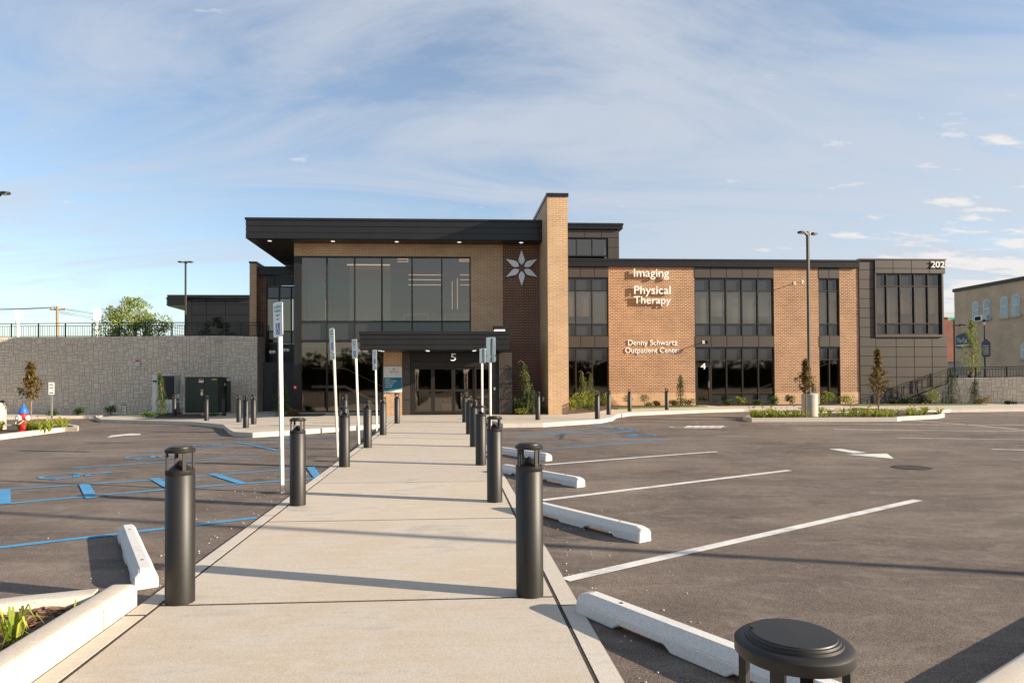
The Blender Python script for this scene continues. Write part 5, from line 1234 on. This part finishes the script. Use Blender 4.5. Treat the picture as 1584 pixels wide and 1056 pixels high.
# air conditioner in the second window
y_, z_ = oq(1522, 497); t = empty('air_conditioner', (XO-.05, y_, z_), cat='air conditioner', label='white window air conditioner under an arched window'); MB().box(-.5, -.01, -.45, .45, 0, .5).build('casing', M['white'], t, bevel=.02); MB().box(-.53, -.502, -.3, .3, .08, .42).build('grille', M['hole'], t)
# attic sign
y1, z1 = oq(1481, 538); y0, z0 = oq(1507, 531); yy1, zt1_ = oq(1481, 520)
sg = empty('shop_sign', (XO-.1, (y0+y1)/2, z1), R_(-90), cat='sign', label='dark blue shop sign with white script on the old building'); W2 = abs(y1-y0)
n = 8; H2 = zt1_-z1
mb = MB(); top = [(-W2/2+W2*i/n, H2+.22*math.sin(math.pi*i/n)) for i in range(n+1)]; mb.quad((-W2/2, -.05, 0), (W2/2, -.05, 0), *[(a, -.05, b) for a, b in top[::-1]]); mb.build('board', M['signblue'] if 0 else M['ink'], sg)
text('lettering', 'The Rus', M['offwhite'], sg, -W2*.42, H2*.42, H2*.42, -.07, W2*.62, .005); MB().box(-W2*.44, W2*.3, -.07, -.06, H2*.13, H2*.24).build('lower_line', M['offwhite'], sg)
for k in (-.25, .1): MB().tube([(W2*k, -.02, H2+.9), (W2*k-.1, -.5, H2+1.0), (W2*k-.1, -.55, H2+.85)], [.04, .05, .1], 6).build('sign_lamp', M['black'], sg)
# red brick building beyond
t = empty('red_brick_building', cat='building', label='red brick building seen in the gap right of the clinic'); yr = 80.
MB().box(PX(1440, yr), PX(1490, yr), yr, yr+10, zra-.3, PZ(1470, 491, yr)).build('wall', M['farred'], t); MB().box(PX(1440, yr), PX(1490, yr)+.2, yr-.2, yr+10, PZ(1470, 491, yr)+.003, PZ(1470, 488, yr)).build('cornice', M['kerb'], t)
# street lamp with notice board
x, y = PX(1522.5, 41.6), 41.6; zb0 = zra-.1; t = empty('street_lamp', (x, y, zb0), cat='street lamp', label='black ornamental street lamp with a dark notice board'); H = PZ(1522, 503, y)-zb0
MB().lathe([(.12, 0), (.12, .1), (.06, .16), (.045, .3), (.035, H*.75), (.05, H*.76), (.03, H*.78), (.03, H-.02), (.07, H)], seg=12).build('post', M['black'], t, smooth=True)
MB().lathe([(.06, H), (.13, H+.2), (.13, H+.22)], seg=12).build('lantern', M['offwhite'], t, smooth=True); MB().lathe([(.16, H+.225), (.1, H+.34), (.02, H+.40), (0, H+.42)], seg=12, caps=False).build('lamp_cap', M['black'], t, smooth=True)
zc = PZ(1524, 552, y)-zb0; hb = PZ(1524, 524, y)-zb0-zc
bp_ = MB(); q = [(-.22, 0), (.22, 0), (.3, .12), (.3, hb-.25), (.12, hb-.08), (0, hb), (-.12, hb-.08), (-.3, hb-.25), (-.3, .12)]; bp_.v = [(a+.05, -.07, zc+b) for a, b in q]+[(a+.05, -.04, zc+b) for a, b in q]; k_ = len(q)
bp_.f = [tuple(range(k_)), tuple(range(2*k_-1, k_-1, -1))]+[(i+k_, (i+1) % k_+k_, (i+1) % k_, i) for i in range(k_)]; bd = bp_.build('notice_board', M['ink'], t)
ln = MB()
for i in range(5): ln.box(-.16, .22, -.075, -.071, zc+.2+i*.13, zc+.23+i*.13)
ln.build('text_lines', M['alu'], bd)
x, y = PX(1475.5, 43), 43; t = empty('street_name_sign', (x, y, zra-.1), cat='sign', label='green street name blade on a black post'); H = PZ(1475, 489, y)-zra; MB().box(-.03, .03, -.03, .03, 0, H).build('pole', M['black'], t); MB().box(-.45, .0, -.045, -.031, H-.22, H+.02).build('blade', plain('street_green', (.0, .28, .18), .5), t)
# silver car glimpsed in the gap
x, y = PX(1466, 50), 50; c = empty('parked_car', (x, y, zra-.1), R_(8), cat='car', label='silver car partly hidden behind the clinic corner')
prof = [(-2.1, .3), (-2.15, .6), (-2.0, .85), (-1.3, .95), (-.8, 1.38), (.5, 1.42), (1.15, .98), (1.95, .85), (2.15, .6), (2.1, .3)]
cb = MB(); k_ = len(prof); cb.v = [(a, -.85 if b < 1 else -.7, b) for a, b in prof]+[(a, .85 if b < 1 else .7, b) for a, b in prof]; cb.f = [tuple(range(k_)), tuple(range(2*k_-1, k_-1, -1))]+[(i+k_, (i+1) % k_+k_, (i+1) % k_, i) for i in range(k_)]; cb.build('body', M['carpaint'], c, bevel=.04)
MB().quad((-1.1, -.80, 1.0), (.95, -.80, 1.0), (.45, -.725, 1.34), (-.75, -.725, 1.34)).quad((1.12, -.62, 1.02), (1.12, .62, 1.02), (.56, .6, 1.4), (.56, -.6, 1.4)).build('windows', M['hole'], c)
for a in (-1.35, 1.35):
    for s in (-1, 1):
        w = MB().lathe([(.32, -.1), (.32, .1)], seg=20).xf(Matrix.Translation((a, s*.78, .32)) @ Matrix.Rotation(R_(90), 4, 'X')).build('wheel', M['rubber'], c); MB().lathe([(.2, -.105), (.2, .105)], seg=12).xf(Matrix.Translation((a, s*.78, .32)) @ Matrix.Rotation(R_(90), 4, 'X')).build('rim', M['galv'], w)
# ------------------------------------------------------------------ far left skyline: floodlights, utility pole, wires
for px, pyt, pyb, lb in ((27, 480, 494, 'glowing white floodlight bank on a white pole, far left'), (149, 477.5, 495, 'glowing white floodlight bank on a white pole beside the tree')):
    Y = 150.; x = PX(px, Y); t = empty('floodlight_mast', (x, Y, -.6), cat='floodlight', label=lb, group='sports floodlights on the skyline'); zt_ = PZ(px, pyt, Y)+.6; zb2 = PZ(px, pyb, Y)+.6
    MB().lathe([(.42, 0), (.36, zb2)], seg=10).build('mast', M['white'], t); w = .72
    MB().box(-w, w, .3, .6, zb2, zt_).build('frame', M['white'], t)
    for i in range(3):
        for j in range(3): MB().box(-w+.06+i*.47, -w+.44+i*.47, .1, .3, zb2+.1+(zt_-zb2)*j/3, zb2+(zt_-zb2)*(j+1)/3-.08).build('lamp', M['fieldlamp'], t)
Y = 85.; x = PX(90, Y); t = empty('utility_pole', (x, Y, -.6), cat='utility pole', label='wooden utility pole with crossarm and wires on the left skyline'); zt_ = PZ(90, 473.5, Y)+.6
MB().tube([(0, 0, 0), (-.1, 0, zt_)], [.22, .17], 8).build('pole', M['wood'], t); MB().box(-1., .9, -.08, .08, zt_-.5, zt_-.32).build('crossarm', M['wood'], t)
for i, xx in enumerate((-.9, -.45, .4, .8)): MB().lathe([(.06, 0), (.08, .08), (.03, .2)], (xx, 0, zt_-.32), 8).build('insulator', M['galv'], t)
def wire(a, b, sag, r, label):
    a, b = Vector(a), Vector(b); pts = [a.lerp(b, i/14)-Vector((0, 0, sag*4*(i/14)*(1-i/14))) for i in range(15)]; tag(MB().tube(pts, r, 4).build('overhead_wire', M['ink']), label, 'wire', 'overhead wires')
zw = zt_-.6-.25
for i, xx in enumerate((-.9, -.45, .1)): wire((x+xx, Y, zw+.1*i), (x-30, Y-6, zw+1.0+.4*i), .8+.2*i, .022, 'black overhead wire running left from the utility pole')
for i, xx in enumerate((.4, .8, .1, .2)): wire((x+xx, Y, zw-.2*i), (x+40, Y+70, zw-2-1.2*i), .8, .022, 'black overhead wire running right from the utility pole')
for (px0, py0), (px1, py1) in (((-10, 497), (95, 503)), ((95, 474.5), (-20, 471))): pass

# loose grit along the kerbs
def grit():
    if random.random() < .6: return (WX1+.03+random.expovariate(3.), random.uniform(2.5, 11), .004)
    return (WX0-.04-random.expovariate(3.), random.uniform(4.6, 11), .004)
mb = MB()
for _ in range(260):
    x, y, z = grit(); r_ = random.uniform(.003, .009); mb.lathe([(r_, 0), (r_*.7, r_*.8), (0, r_)], (x, y, zg(x, y)+.002), 5, caps=False)
tag(mb.build('loose_grit', M['conc']), 'loose pale grit lying along the walkway edges', 'gravel', kind='stuff')
